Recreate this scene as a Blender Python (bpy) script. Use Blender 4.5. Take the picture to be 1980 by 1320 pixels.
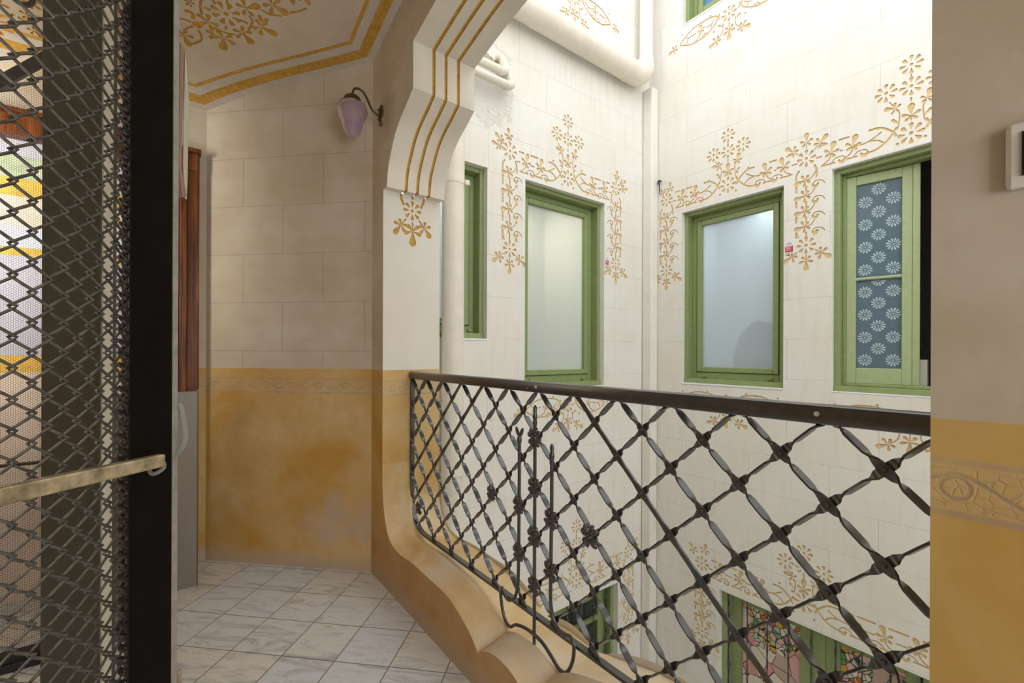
import bpy, bmesh, math, random
from mathutils import Vector, Matrix
from mathutils.geometry import delaunay_2d_cdt
random.seed(7)
S = 2 ** -.5
PI = math.pi
C = bpy.context.scene.collection
for o in list(bpy.data.objects): bpy.data.objects.remove(o)
scene = bpy.context.scene

# ------------------------------------------------------------------ camera
FPX, YAW, HY, ROLL, EYE = 861.6, math.radians(7.704), 683.0, 0.003885, 1.2
cd = bpy.data.cameras.new('camera'); cam = bpy.data.objects.new('camera', cd); C.objects.link(cam)
cd.sensor_width = 36; cd.lens = FPX / 1980 * 36; cd.shift_y = (HY - 660) / 1980; cd.clip_start = .02
cam.matrix_world = (Matrix.Translation((0, 0, EYE)) @ Matrix.Rotation(YAW, 4, 'Z') @
                    Matrix.Rotation(PI / 2, 4, 'X') @ Matrix.Rotation(ROLL, 4, 'Z'))
scene.camera = cam
# ------------------------------------------------------------------ light and exposure
vs = scene.view_settings
vs.view_transform = 'Standard'; vs.look = 'None'; vs.gamma = 1; vs.use_curve_mapping = False
vs.exposure = 0.0
W = bpy.data.worlds.new('world'); scene.world = W; W.use_nodes = True
bg = W.node_tree.nodes['Background']
bg.inputs[0].default_value = (0.93, 0.965, 1.0, 1); bg.inputs[1].default_value = 2.55

def area_light(name, loc, direction, sx, sy, power, col):
    l = bpy.data.lights.new(name, 'AREA'); l.shape = 'RECTANGLE'; l.size = sx; l.size_y = sy
    l.energy = power; l.color = col
    o = bpy.data.objects.new(name, l); C.objects.link(o); o.location = loc
    o.rotation_euler = Vector(direction).to_track_quat('-Z', 'Y').to_euler()
    return o

# ------------------------------------------------------------------ directions
FW = Vector((-math.sin(YAW), math.cos(YAW), 0)); RT = Vector((math.cos(YAW), math.sin(YAW), 0))
NB = Vector((S, S, 0))      # runs towards the courtyard
NA = Vector((-S, S, 0))     # runs along the arcade, to the far left
UZ = Vector((0, 0, 1))
def uvz(u, v, z): return NB * u + NA * v + UZ * z
def eye(lat, d, z): return RT * lat + FW * d + UZ * z       # plan point seen from the photographer's place
FA = Matrix(((S, -S, 0, 0), (S, S, 0, 0), (0, 0, 1, 0), (0, 0, 0, 1)))         # local x = u, y = v
FB = Matrix(((S, S, 0, 0), (-S, S, 0, 0), (0, 0, 1, 0), (0, 0, 0, 1)))         # local x = -v, y = u
def frameA(v): m = FA.copy(); m.translation = NA * v; return m
def frameB(u): m = FB.copy(); m.translation = NB * u; return m

UW, UO, UR, UB = .868, 1.197, 1.031, 3.6
VJ, VJR, VA, VL, YB = 2.247, .145, 2.586, 3.12, 2.315
VC = -1.7
REAR_OPEN = True; VCC = -4.6; TOP = 6.0

# added fill light behind the photographer, brightening the landing
area_light('rear_fill_light', uvz(.22, -1.66, 1.3), (-S * 1.0 - .12, S * 1.0 - .12, -.2), 1.3, 1.2, 31, (.97, .985, 1.0))
# added fill light out of frame, brightening the left wall beyond the lift cage
area_light('left_fill_light', uvz(-1.75, 2.25, 1.9), tuple(NA * 1.0 + NB * .55), .6, .9, 25, (1.0, .94, .84)).data.spread = 1.7
# ------------------------------------------------------------------ materials
def newmat(name):
    m = bpy.data.materials.new(name); m.use_nodes = True
    nt = m.node_tree
    return m, nt, nt.nodes['Principled BSDF']
class NT:
    def __init__(s, nt): s.nt = nt
    def n(s, t, **k):
        x = s.nt.nodes.new(t)
        for a, b in k.items(): setattr(x, a, b)
        return x
    def l(s, a, b): s.nt.links.new(a, b)
    def math(s, op, a, b=None, clamp=False):
        x = s.n('ShaderNodeMath', operation=op, use_clamp=clamp)
        for i, q in enumerate((a, b)):
            if q is None: continue
            if isinstance(q, (int, float)): x.inputs[i].default_value = q
            else: s.l(q, x.inputs[i])
        return x.outputs[0]
    def mix(s, f, a, b, mode='MIX'):
        x = s.n('ShaderNodeMix', data_type='RGBA', blend_type=mode)
        for i, q in ((0, f), (6, a), (7, b)):
            if isinstance(q, (int, float)): x.inputs[i].default_value = q
            elif isinstance(q, tuple): x.inputs[i].default_value = (*q, 1) if len(q) == 3 else q
            else: s.l(q, x.inputs[i])
        return x.outputs[2]
    def noise(s, vec, scale, detail=4, rough=.55, dist=0):
        x = s.n('ShaderNodeTexNoise'); x.inputs['Scale'].default_value = scale; x.inputs['Detail'].default_value = detail
        x.inputs['Roughness'].default_value = rough; x.inputs['Distortion'].default_value = dist
        if vec is not None: s.l(vec, x.inputs['Vector'])
        return x.outputs['Fac']
    def ramp(s, f, stops):
        x = s.n('ShaderNodeValToRGB'); e = x.color_ramp.elements
        while len(e) < len(stops): e.new(.5)
        for el, (p, c) in zip(e, stops): el.position = p; el.color = (*c, 1) if len(c) == 3 else c
        s.l(f, x.inputs[0]); return x.outputs[0]
    def mapr(s, f, a, b, c=0, d=1):
        x = s.n('ShaderNodeMapRange'); s.l(f, x.inputs[0])
        for i, q in enumerate((a, b, c, d)): x.inputs[i + 1].default_value = q
        return x.outputs[0]
    def coords(s, scale=(1, 1, 1), kind='Object'):
        t = s.n('ShaderNodeTexCoord'); mp = s.n('ShaderNodeMapping'); mp.inputs['Scale'].default_value = scale
        s.l(t.outputs[kind], mp.inputs[0]); return mp.outputs[0]
    def bump(s, h, strength, dist=.01):
        x = s.n('ShaderNodeBump'); x.inputs['Strength'].default_value = strength; x.inputs['Distance'].default_value = dist
        s.l(h, x.inputs['Height']); return x.outputs[0]
G3 = lambda v: (v, v, v)

def flat(name, col, rough=.5, metal=0, var=.08, vscale=30, bump=0, spec=.5, stretch=(1, 1, 1)):
    m, nt, p = newmat(name); q = NT(nt)
    v = q.coords(stretch); f = q.noise(v, vscale)
    a = tuple(max(0, c * (1 - var)) for c in col); b = tuple(min(1, c * (1 + var)) for c in col)
    q.l(q.ramp(f, [(.3, a), (.7, b)]), p.inputs['Base Color'])
    p.inputs['Roughness'].default_value = rough; p.inputs['Metallic'].default_value = metal
    p.inputs['Specular IOR Level'].default_value = spec
    if bump: q.l(q.bump(f, bump), p.inputs['Normal'])
    return m

def joints(q, vec, x0, z0, bw, rh, mortar=.0035):
    """scored block joints: vec is (x along wall, z, 0)"""
    mp = q.n('ShaderNodeMapping'); mp.inputs['Location'].default_value = (-x0, -z0, 0); q.l(vec, mp.inputs[0])
    b = q.n('ShaderNodeTexBrick'); b.offset = .5; b.squash = 1
    b.inputs['Scale'].default_value = 1; b.inputs['Mortar Size'].default_value = mortar; b.inputs['Mortar Smooth'].default_value = .3
    b.inputs['Brick Width'].default_value = bw; b.inputs['Row Height'].default_value = rh
    b.inputs['Color1'].default_value = (0, 0, 0, 1); b.inputs['Color2'].default_value = (1, 1, 1, 1); b.inputs['Mortar'].default_value = (.5, .5, .5, 1)
    q.l(mp.outputs[0], b.inputs['Vector']); return b.outputs['Fac'], b.outputs['Color']

def plaster_court(name, x0, peel=None):
    m, nt, p = newmat(name); q = NT(nt)
    t = q.n('ShaderNodeTexCoord'); sp = q.n('ShaderNodeSeparateXYZ'); q.l(t.outputs['Object'], sp.inputs[0])
    cb = q.n('ShaderNodeCombineXYZ'); q.l(sp.outputs[0], cb.inputs[0]); q.l(sp.outputs[2], cb.inputs[1])
    st = q.n('ShaderNodeMapping'); st.inputs['Scale'].default_value = (9, 1.2, 1); q.l(cb.outputs[0], st.inputs[0])
    streak = q.noise(st.outputs[0], 2.2, 6, .6)
    blotch = q.noise(cb.outputs[0], 1.6, 5, .6)
    fine = q.noise(cb.outputs[0], 60, 3, .6)
    j, rnd = joints(q, cb.outputs[0], x0, 2.768 - .2915 * 24, .54, .2915, .0022)
    base = q.mix(q.mapr(blotch, .35, .7), (.81, .77, .68), (.85, .83, .785))
    base = q.mix(q.math('MULTIPLY', q.mapr(streak, .5, .75), .35), base, (.72, .62, .46))
    base = q.mix(q.math('MULTIPLY', rnd, .06), base, (.74, .66, .52))
    gap = q.mapr(q.noise(cb.outputs[0], 3.0, 2), .36, .56)
    base = q.mix(q.math('MULTIPLY', q.math('MULTIPLY', j, .42), gap), base, (.38, .33, .27))
    if peel:      # flaked, damp patch around the pipe outlets
        rr = q.math('ADD', q.math('POWER', q.math('MULTIPLY', q.math('SUBTRACT', sp.outputs[0], peel[0]), 1 / peel[2]), 2), q.math('POWER', q.math('MULTIPLY', q.math('SUBTRACT', sp.outputs[2], peel[1]), 1 / peel[3]), 2))
        rr = q.math('ADD', rr, q.math('MULTIPLY', q.math('SUBTRACT', q.noise(cb.outputs[0], 7, 8, .7, .4), .5), 5))
        base = q.mix(q.math('MULTIPLY', q.mapr(rr, .9, .7), .6), base, (.72, .70, .67))
        base = q.mix(q.math('MULTIPLY', q.math('MULTIPLY', q.mapr(rr, .75, .9), q.mapr(rr, 1.05, .9)), .55), base, (.50, .42, .30))
        base = q.mix(q.math('MULTIPLY', q.math('MULTIPLY', q.mapr(q.noise(cb.outputs[0], 34, 4, .7), .62, .68), q.mapr(rr, 1.2, .5)), .7), base, (.30, .29, .30))
    q.l(base, p.inputs['Base Color']); p.inputs['Roughness'].default_value = .8; p.inputs['Specular IOR Level'].default_value = .2
    h = q.math('SUBTRACT', q.math('MULTIPLY', fine, .25), j)
    q.l(q.bump(h, .25, .004), p.inputs['Normal'])
    return m

def plaster_hall(name, axis, x0, jointed=True, stains=0.5, pale=False, blob=None, lowtan=False):
    """tan scored plaster above, ochre dado with a faded frieze below 1.11 m; axis: object-space x or y runs along the wall"""
    m, nt, p = newmat(name); q = NT(nt)
    t = q.n('ShaderNodeTexCoord'); sp = q.n('ShaderNodeSeparateXYZ'); q.l(t.outputs['Object'], sp.inputs[0])
    cb = q.n('ShaderNodeCombineXYZ'); q.l(sp.outputs[axis], cb.inputs[0]); q.l(sp.outputs[2], cb.inputs[1])
    X, Z = sp.outputs[axis], sp.outputs[2]
    st = q.n('ShaderNodeMapping'); st.inputs['Scale'].default_value = (1.2, 5, 1); q.l(cb.outputs[0], st.inputs[0])
    streak = q.noise(st.outputs[0], 2.5, 6, .62); blotch = q.noise(cb.outputs[0], 2.6, 5, .6); fine = q.noise(cb.outputs[0], 55, 4, .6)
    up = q.mix(q.mapr(blotch, .35, .68), (.52, .435, .315), (.65, .585, .49))
    up = q.mix(q.math('MULTIPLY', q.mapr(streak, .45, .75), .35), up, (.50, .39, .25))
    if pale: up = q.mix(q.mapr(blotch, .35, .68), (.72, .66, .55), (.76, .72, .65))  # paler pier tone: courtyard light put into the colour
    if jointed:
        j, rnd = joints(q, cb.outputs[0], x0, 1.483 - .274 * 6, .49, .274, .0022)
        up = q.mix(q.math('MULTIPLY', j, .5), up, (.26, .21, .15))
    # dado
    d1 = q.noise(cb.outputs[0], 1.9, 6, .62, .4); d2 = q.noise(cb.outputs[0], 7, 5, .65)
    da = q.mix(q.mapr(d1, .36, .64), (.56, .31, .065), (.66, .48, .235))
    da = q.mix(q.math('MULTIPLY', q.mapr(d2, .5, .72), .45), da, (.50, .27, .055))
    # worn grey patches in the lower half
    if blob:
        bx, bz, brx, brz = blob
        rr = q.math('ADD', q.math('POWER', q.math('MULTIPLY', q.math('SUBTRACT', X, bx), 1 / brx), 2), q.math('POWER', q.math('MULTIPLY', q.math('SUBTRACT', Z, bz), 1 / brz), 2))
        rr = q.math('ADD', rr, q.math('MULTIPLY', q.math('SUBTRACT', q.noise(cb.outputs[0], 5.0, 8, .74, .8), .5), 7.5))
        worn = q.mapr(rr, 1.25, .1)
        da = q.mix(q.math('MULTIPLY', worn, stains), da, (.52, .40, .31))
    if lowtan:
        da = q.mix(.55, da, q.mix(q.mapr(d1, .36, .64), (.50, .265, .022), (.60, .39, .09)))
        da = q.mix(q.math('MULTIPLY', q.mapr(q.math('ADD', Z, q.math('MULTIPLY', d1, .3)), .62, .34), .75), da, q.mix(q.mapr(d2, .35, .65), (.46, .27, .115), (.58, .38, .20)))
    foot = q.mapr(q.math('ADD', Z, q.math('MULTIPLY', d2, .07)), .14, .05)
    da = q.mix(q.math('MULTIPLY', foot, .7), da, (.50, .42, .34))
    # frieze: two faded border lines and a running scroll
    wz = q.math('SUBTRACT', Z, 1.015)
    kx = q.math('MULTIPLY', X, 2 * PI / .16)
    sc1 = q.math('ABSOLUTE', q.math('SUBTRACT', wz, q.math('MULTIPLY', q.math('SINE', kx), .018)))
    sc2 = q.math('ABSOLUTE', q.math('SUBTRACT', q.math('POWER', q.math('ADD', q.math('POWER', q.math('MULTIPLY', q.math('SUBTRACT', q.math('FRACT', q.math('MULTIPLY', X, 1 / .08)), .5), .08), 2),
               q.math('POWER', wz, 2)), .5), .015))
    ln = q.math('MAXIMUM', q.mapr(sc1, .005, .0015), q.mapr(sc2, .004, .001))
    vr = q.n('ShaderNodeTexVoronoi', feature='DISTANCE_TO_EDGE'); vr.inputs['Scale'].default_value = 62; q.l(cb.outputs[0], vr.inputs['Vector'])
    ln = q.math('MAXIMUM', ln, q.math('MULTIPLY', q.mapr(vr.outputs[0], .09, .03), .45))
    ln = q.math('MULTIPLY', ln, q.mapr(q.math('ABSOLUTE', wz), .031, .028))
    edge = q.mapr(q.math('ABSOLUTE', q.math('SUBTRACT', q.math('ABSOLUTE', wz), .0365)), .006, .003)
    fr = q.math('MULTIPLY', q.math('MAXIMUM', q.math('MULTIPLY', ln, .8), q.math('MULTIPLY', edge, .6)), q.mapr(d2, .3, .6))
    da = q.mix(fr, da, (.30, .22, .15))
    inb = q.mapr(q.math('ABSOLUTE', wz), .043, .04)
    da = q.mix(q.math('MULTIPLY', inb, .22), da, (.60, .48, .33))
    msk = q.mapr(q.math('ADD', Z, q.math('MULTIPLY', d2, .006)), 1.1145, 1.1115)
    col = q.mix(msk, up, da)
    q.l(col, p.inputs['Base Color']); p.inputs['Roughness'].default_value = .62; p.inputs['Specular IOR Level'].default_value = .3
    h = q.math('ADD', q.math('MULTIPLY', fine, .35), q.math('MULTIPLY', d2, .5))
    if jointed: h = q.math('SUBTRACT', h, q.math('MULTIPLY', j, .8))
    h = q.math('SUBTRACT', h, q.math('MULTIPLY', ln, .5))
    q.l(q.bump(h, .25, .005), p.inputs['Normal'])
    return m

def mat_floor():
    m, nt, p = newmat('marble tile'); q = NT(nt)
    t = q.n('ShaderNodeTexCoord')
    mp = q.n('ShaderNodeMapping'); T = .2225
    mp.inputs['Location'].default_value = (1.58 + 20 * T, -1.848 + 20 * T, 0); q.l(t.outputs['Object'], mp.inputs[0])
    b = q.n('ShaderNodeTexBrick'); b.offset = 0; b.squash = 1
    b.inputs['Scale'].default_value = 1; b.inputs['Mortar Size'].default_value = .0022; b.inputs['Mortar Smooth'].default_value = .2
    b.inputs['Brick Width'].default_value = T; b.inputs['Row Height'].default_value = T
    b.inputs['Color1'].default_value = (0, 0, 0, 1); b.inputs['Color2'].default_value = (1, 1, 1, 1)
    q.l(mp.outputs[0], b.inputs['Vector'])
    wn = q.n('ShaderNodeTexWhiteNoise', noise_dimensions='2D')
    fl = q.n('ShaderNodeVectorMath', operation='FLOOR'); sc = q.n('ShaderNodeVectorMath', operation='SCALE'); sc.inputs[3].default_value = 1 / T
    q.l(mp.outputs[0], sc.inputs[0]); q.l(sc.outputs[0], fl.inputs[0]); q.l(fl.outputs[0], wn.inputs['Vector'])
    # veins: offset per tile
    ad = q.n('ShaderNodeVectorMath', operation='MULTIPLY_ADD'); ad.inputs[1].default_value = (3, 3, 3); q.l(wn.outputs['Color'], ad.inputs[0]); q.l(mp.outputs[0], ad.inputs[2])
    vm = q.n('ShaderNodeMapping'); vm.inputs['Rotation'].default_value = (0, 0, .75); vm.inputs['Scale'].default_value = (2.0, 9, 1); q.l(ad.outputs[0], vm.inputs[0])
    v1 = q.noise(vm.outputs[0], 2.0, 8, .68, 1.2); v2 = q.noise(vm.outputs[0], 6, 6, .7, .8)
    base = q.mix(wn.outputs['Value'], (.70, .735, .79), (.76, .74, .68))
    base = q.mix(q.math('MULTIPLY', q.mapr(v1, .50, .64), .62), base, (.33, .335, .35))
    base = q.mix(q.math('MULTIPLY', q.mapr(v2, .57, .68), .35), base, (.36, .34, .31))
    base = q.mix(q.math('MULTIPLY', b.outputs['Fac'], .9), base, (.10, .08, .06))
    q.l(base, p.inputs['Base Color']); q.l(q.mapr(v2, .3, .7, .28, .42), p.inputs['Roughness'])
    q.l(q.bump(q.math('SUBTRACT', 1, b.outputs['Fac']), .3, .003), p.inputs['Normal'])
    return m

def mat_wood():
    m, nt, p = newmat('varnished wood'); q = NT(nt)
    v = q.coords((14, 14, .9)); f = q.noise(v, 3, 6, .6, .5)
    q.l(q.ramp(f, [(.3, (.05, .014, .004)), (.55, (.19, .057, .012)), (.75, (.33, .12, .028))]), p.inputs['Base Color'])
    p.inputs['Roughness'].default_value = .42; p.inputs['Specular IOR Level'].default_value = .3
    return m

def mat_iron():
    m, nt, p = newmat('black wrought iron'); q = NT(nt)
    v = q.coords(); f = q.noise(v, 45, 4)
    q.l(q.ramp(f, [(.3, (.024, .023, .0235)), (.7, (.050, .048, .048))]), p.inputs['Base Color'])
    p.inputs['Roughness'].default_value = .30; p.inputs['Specular IOR Level'].default_value = .95; p.inputs['Coat Weight'].default_value = .25; p.inputs['Coat Roughness'].default_value = .2
    q.l(q.bump(f, .12, .003), p.inputs['Normal'])
    return m

def mat_frost(name, col, rough, mixf):
    m, nt, p = newmat(name); q = NT(nt)
    p.inputs['Base Color'].default_value = (*col, 1); p.inputs['Roughness'].default_value = .10
    p.inputs['Specular IOR Level'].default_value = .55
    g = q.n('ShaderNodeBsdfRefraction'); g.inputs['Color'].default_value = (.86, .93, .95, 1); g.inputs['Roughness'].default_value = rough; g.inputs['IOR'].default_value = 1.02
    mx = q.n('ShaderNodeMixShader'); mx.inputs[0].default_value = mixf
    q.l(p.outputs[0], mx.inputs[1]); q.l(g.outputs[0], mx.inputs[2])
    q.l(mx.outputs[0], nt.nodes['Material Output'].inputs['Surface'])
    return m

def mat_stained():
    m, nt, p = newmat('stained glass'); q = NT(nt)
    t = q.n('ShaderNodeTexCoord'); sp = q.n('ShaderNodeSeparateXYZ'); q.l(t.outputs['Object'], sp.inputs[0])
    cb = q.n('ShaderNodeCombineXYZ'); q.l(sp.outputs[0], cb.inputs[0]); q.l(sp.outputs[2], cb.inputs[1])
    wv = q.n('ShaderNodeMapping'); q.l(cb.outputs[0], wv.inputs[0])
    # large fields: pink and cream hammered glass in sweeping strips, a band of small coloured pieces at the edges
    big = q.n('ShaderNodeTexVoronoi', feature='F1'); big.inputs['Scale'].default_value = 7; q.l(cb.outputs[0], big.inputs['Vector'])
    sm = q.n('ShaderNodeTexVoronoi', feature='F1'); sm.inputs['Scale'].default_value = 24; q.l(cb.outputs[0], sm.inputs['Vector'])
    sme = q.n('ShaderNodeTexVoronoi', feature='DISTANCE_TO_EDGE'); sme.inputs['Scale'].default_value = 24; q.l(cb.outputs[0], sme.inputs['Vector'])
    bge = q.n('ShaderNodeTexVoronoi', feature='DISTANCE_TO_EDGE'); bge.inputs['Scale'].default_value = 7; q.l(cb.outputs[0], bge.inputs['Vector'])
    sb = q.n('ShaderNodeSeparateColor'); q.l(big.outputs['Color'], sb.inputs[0])
    ss = q.n('ShaderNodeSeparateColor'); q.l(sm.outputs['Color'], ss.inputs[0])
    cbig = q.ramp(sb.outputs[0], [(0, (.72, .32, .31)), (.25, (.80, .70, .58)), (.5, (.76, .42, .40)), (.75, (.56, .40, .32)), (.9, (.82, .68, .60))])
    csm = q.ramp(ss.outputs[0], [(0, (.16, .40, .18)), (.14, (.48, .62, .42)), (.28, (.78, .42, .03)), (.42, (.80, .50, .44)), (.62, (.72, .16, .05)), (.72, (.86, .74, .62)), (.9, (.40, .22, .34))])
    for r in (csm, cbig): r.node.color_ramp.interpolation = 'CONSTANT'
    band = q.noise(cb.outputs[0], 2.6, 1, .4)
    sel = q.mapr(band, .535, .545)
    col = q.mix(sel, cbig, csm)
    e1 = q.mapr(sme.outputs[0], .07, .04); e2 = q.mapr(bge.outputs[0], .018, .010)
    xe = q.n('ShaderNodeMix', data_type='FLOAT'); q.l(sel, xe.inputs[0]); q.l(e2, xe.inputs[2]); q.l(e1, xe.inputs[3])
    lead = xe.outputs[0]
    col = q.mix(lead, col, (.02, .018, .016))
    q.l(col, p.inputs['Base Color']); p.inputs['Roughness'].default_value = .12; p.inputs['Specular IOR Level'].default_value = .6
    ham = q.noise(cb.outputs[0], 75, 2, .5, .8)
    q.l(q.bump(ham, .55, .006), p.inputs['Normal'])
    return m

M = {}
M['courtA'] = plaster_court('cream plaster courtyard left', 2.296, (1.76, 3.10, .20, .30))
M['courtB'] = plaster_court('cream plaster courtyard back', -1.655)
M['hall'] = plaster_hall('hall plaster back', 0, -1.62, True, .75, False, (-1.27, .27, .26, .13))
M['hallB'] = plaster_hall('hall plaster arcade', 0, -2.44 + .05, False, .35, False, None, True)
M['jamb'] = plaster_hall('lit pier plaster', 0, 0, False, 0, True)
M['hallL'] = plaster_hall('hall plaster left', 0, 0, False, .3)
M['orn'] = flat('ochre ornament', (.76, .56, .29), .8, 0, .14, 60, .2)
M['gold'] = flat('ochre paint line', (.56, .32, .055), .7, 0, .18, 40)
M['ceilpl'] = flat('vault plaster', (.62, .53, .41), .75, 0, .10, 5, .1)
M['ceilgrey'] = flat('vault border plaster', (.60, .54, .46), .75, 0, .07, 12)
M['jambpl'] = flat('lit arch plaster', (.74, .68, .57), .7, 0, .06, 6, .08)  # paler than the hall plaster to carry the courtyard light
M['floor'] = mat_floor()
M['wood'] = mat_wood()
M['iron'] = mat_iron()
M['green'] = flat('green window paint', (.272, .332, .135), .45, 0, .07, 25, .08)
M['palegreen'] = flat('pale green window paint', (.41, .475, .255), .45, 0, .06, 25, .08)
M['frost'] = mat_frost('frosted pane', (.74, .79, .84), .30, .52)
M['frostwarm'] = mat_frost('warm frosted pane', (.58, .60, .58), .32, .52)
M['clear'] = mat_frost('dark clear pane', (.028, .036, .036), .0, .25)
M['bluepane'] = mat_frost('blue pane', (.10, .28, .52), .3, .2)
M['etch'] = flat('etched white flower', (.46, .56, .61), .5, 0, .05, 40)
M['etchpane'] = mat_frost('etched blue pane', (.15, .22, .27), .3, .2)
M['stained'] = mat_stained()
M['pipe'] = flat('cream painted pipe', (.80, .73, .62), .5, 0, .06, 9)
M['duct'] = flat('cream painted duct', (.82, .78, .70), .55, 0, .04, 6)
M['brass'] = flat('aged dark brass', (.13, .09, .035), .38, .75, .3, 30)
M['latch'] = flat('worn gilded brass bar', (.46, .37, .23), .38, .5, .62, 30, .25)
M['post'] = flat('black painted steel', (.006, .005, .0045), .6, 0, .4, 20, .1, .2)
M['edge'] = flat('pale grey steel edge', (.29, .27, .24), .6, .1, .2, 40, .2)  # pale tone carries the light on the post's side
M['wire'] = flat('grey painted wire', (.085, .075, .06), .45, .1, .5, 60, 0, .4)
M['olive'] = flat('olive grey painted steel', (.082, .078, .062), .5, 0, .06, 40)
M['litstrip'] = flat('lit cream steel', (.72, .68, .56), .5, 0, .05, 20)  # light on the column's side put into the colour
M['mesh'] = flat('dark expanded metal', (.05, .038, .03), .5, .3, .2, 40)
M['sheet'] = flat('brown grey sheet metal', (.27, .225, .185), .42, .25, .10, 5, 0, .5, (1, 1, .3))
M['white'] = flat('white plastic', (.74, .71, .65), .35, 0, .03, 20)
M['copper'] = flat('copper coloured metal', (.46, .30, .21), .38, .4, .10, 30)
M['dark'] = flat('shade black', (.012, .011, .010), .7, 0, .2, 20)  # near black standing in for shade in grooves and unlit rooms
M['black'] = flat('black plastic', (.02, .02, .022), .5, 0, .1, 20)
M['room'] = flat('white room plaster', (.80, .82, .84), .8, 0, .03, 3)
M['bluecloth'] = flat('blue grey cloth', (.10, .17, .24), .9, 0, .2, 12)
M['red'] = flat('red sticker print', (.62, .035, .05), .5, 0, .06, 40)
M['paper'] = flat('white sticker', (.80, .80, .78), .5, 0, .03, 40)
M['greyink'] = flat('grey print', (.40, .45, .46), .5, 0, .05, 40)
M['outer'] = flat('rough render', (.86, .83, .77), .8, 0, .06, 3)
M['silver'] = flat('grey marble sill', (.84, .83, .84), .5, 0, .05, 14)
M['clip'] = flat('steel clip', (.35, .34, .33), .4, .6, .1, 20)

def mat_shade():
    m, nt, p = newmat('lilac frosted glass shade'); q = NT(nt)
    v = q.coords(); f = q.noise(v, 14, 3, .5, 1)
    q.l(q.ramp(f, [(.3, (.40, .27, .34)), (.7, (.56, .44, .48))]), p.inputs['Base Color'])
    p.inputs['Roughness'].default_value = .22; p.inputs['Transmission Weight'].default_value = .35; p.inputs['IOR'].default_value = 1.2
    p.inputs['Subsurface Weight'].default_value = .2
    return m
M['shade'] = mat_shade()

def mat_parapet():
    m, nt, p = newmat('ochre worn plaster coping'); q = NT(nt)
    v = q.coords((1, 1, 1)); a = q.noise(v, 3.2, 6, .62, .5); b = q.noise(v, 9, 5, .6); c = q.noise(v, 2.2, 3, .5, .3)
    col = q.mix(q.mapr(a, .36, .66), (.62, .39, .15), (.74, .58, .36))
    col = q.mix(q.math('MULTIPLY', q.mapr(b, .5, .75), .4), col, (.56, .31, .09))
    col = q.mix(q.math('MULTIPLY', q.mapr(c, .5, .66), .45), col, (.72, .66, .58))
    t = q.n('ShaderNodeTexCoord'); sp = q.n('ShaderNodeSeparateXYZ'); q.l(t.outputs['Object'], sp.inputs[0])
    col = q.mix(q.mapr(q.math('ADD', sp.outputs[2], q.math('MULTIPLY', b, .2)), .40, .54), col, q.mix(q.math('MULTIPLY', q.mapr(b, .45, .7), .5), q.mix(q.mapr(a, .36, .64), (.56, .31, .065), (.66, .48, .235)), (.50, .27, .055)))
    q.l(col, p.inputs['Base Color']); p.inputs['Roughness'].default_value = .5
    q.l(q.bump(q.math('ADD', a, q.math('MULTIPLY', b, .5)), .18, .01), p.inputs['Normal'])
    return m
M['parapet'] = mat_parapet()

# ------------------------------------------------------------------ object helpers
def mesh_obj(name, bm, mats, parent=None, matrix=None, smooth=None):
    me = bpy.data.meshes.new(name); bm.normal_update(); bm.to_mesh(me); bm.free()
    for m in (mats if isinstance(mats, (list, tuple)) else [mats]): me.materials.append(M[m] if isinstance(m, str) else m)
    if smooth is not None:
        me.shade_smooth(); me.set_sharp_from_angle(angle=math.radians(smooth))
    o = bpy.data.objects.new(name, me); C.objects.link(o)
    if parent is not None: o.parent = parent
    if matrix is not None: o.matrix_world = matrix if parent is None else matrix
    return o
def tag(o, label=None, cat=None, group=None, kind=None):
    if label: o['label'] = label
    if cat: o['category'] = cat
    if group: o['group'] = group
    if kind: o['kind'] = kind
    return o
def empty(name, matrix):
    o = bpy.data.objects.new(name, None); o.empty_display_size = .05; C.objects.link(o); o.matrix_world = matrix; return o
def box(bm, x0, x1, y0, y1, z0, z1, mi=0, bev=0):
    vs_ = [bm.verts.new(p) for p in ((x0, y0, z0), (x1, y0, z0), (x1, y1, z0), (x0, y1, z0), (x0, y0, z1), (x1, y0, z1), (x1, y1, z1), (x0, y1, z1))]
    fs = [bm.faces.new([vs_[i] for i in f]) for f in ((3, 2, 1, 0), (4, 5, 6, 7), (0, 1, 5, 4), (1, 2, 6, 5), (2, 3, 7, 6), (3, 0, 4, 7))]
    for f in fs: f.material_index = mi
    if bev:
        es = list({e for f in fs for e in f.edges})
        bmesh.ops.bevel(bm, geom=es, offset=bev, segments=2, profile=.5, affect='EDGES')
    return fs
def tube(bm, pts, r, seg=10, caps=True, mi=0, rads=None):
    pts = [Vector(p) for p in pts]; rings = []; prev = None
    for i, p in enumerate(pts):
        d = (pts[min(i + 1, len(pts) - 1)] - pts[max(i - 1, 0)]).normalized()
        if prev is None:
            a = Vector((0, 0, 1)) if abs(d.z) < .9 else Vector((1, 0, 0))
            n = d.cross(a).normalized()
        else:
            n = (prev - d * prev.dot(d)); n = n.normalized() if n.length > 1e-6 else d.orthogonal().normalized()
        prev = n; b = d.cross(n); rr = rads[i] if rads else r
        rings.append([bm.verts.new(p + (n * math.cos(2 * PI * k / seg) + b * math.sin(2 * PI * k / seg)) * rr) for k in range(seg)])
    for a, b in zip(rings, rings[1:]):
        for k in range(seg):
            f = bm.faces.new((a[k], a[(k + 1) % seg], b[(k + 1) % seg], b[k])); f.material_index = mi
    if caps:
        f = bm.faces.new(rings[0][::-1]); f.material_index = mi
        f = bm.faces.new(rings[-1]); f.material_index = mi
def arc_pts(c, r, a0, a1, n, ax, ay):
    return [Vector(c) + ax * (r * math.cos(a0 + (a1 - a0) * i / n)) + ay * (r * math.sin(a0 + (a1 - a0) * i / n)) for i in range(n + 1)]
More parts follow.
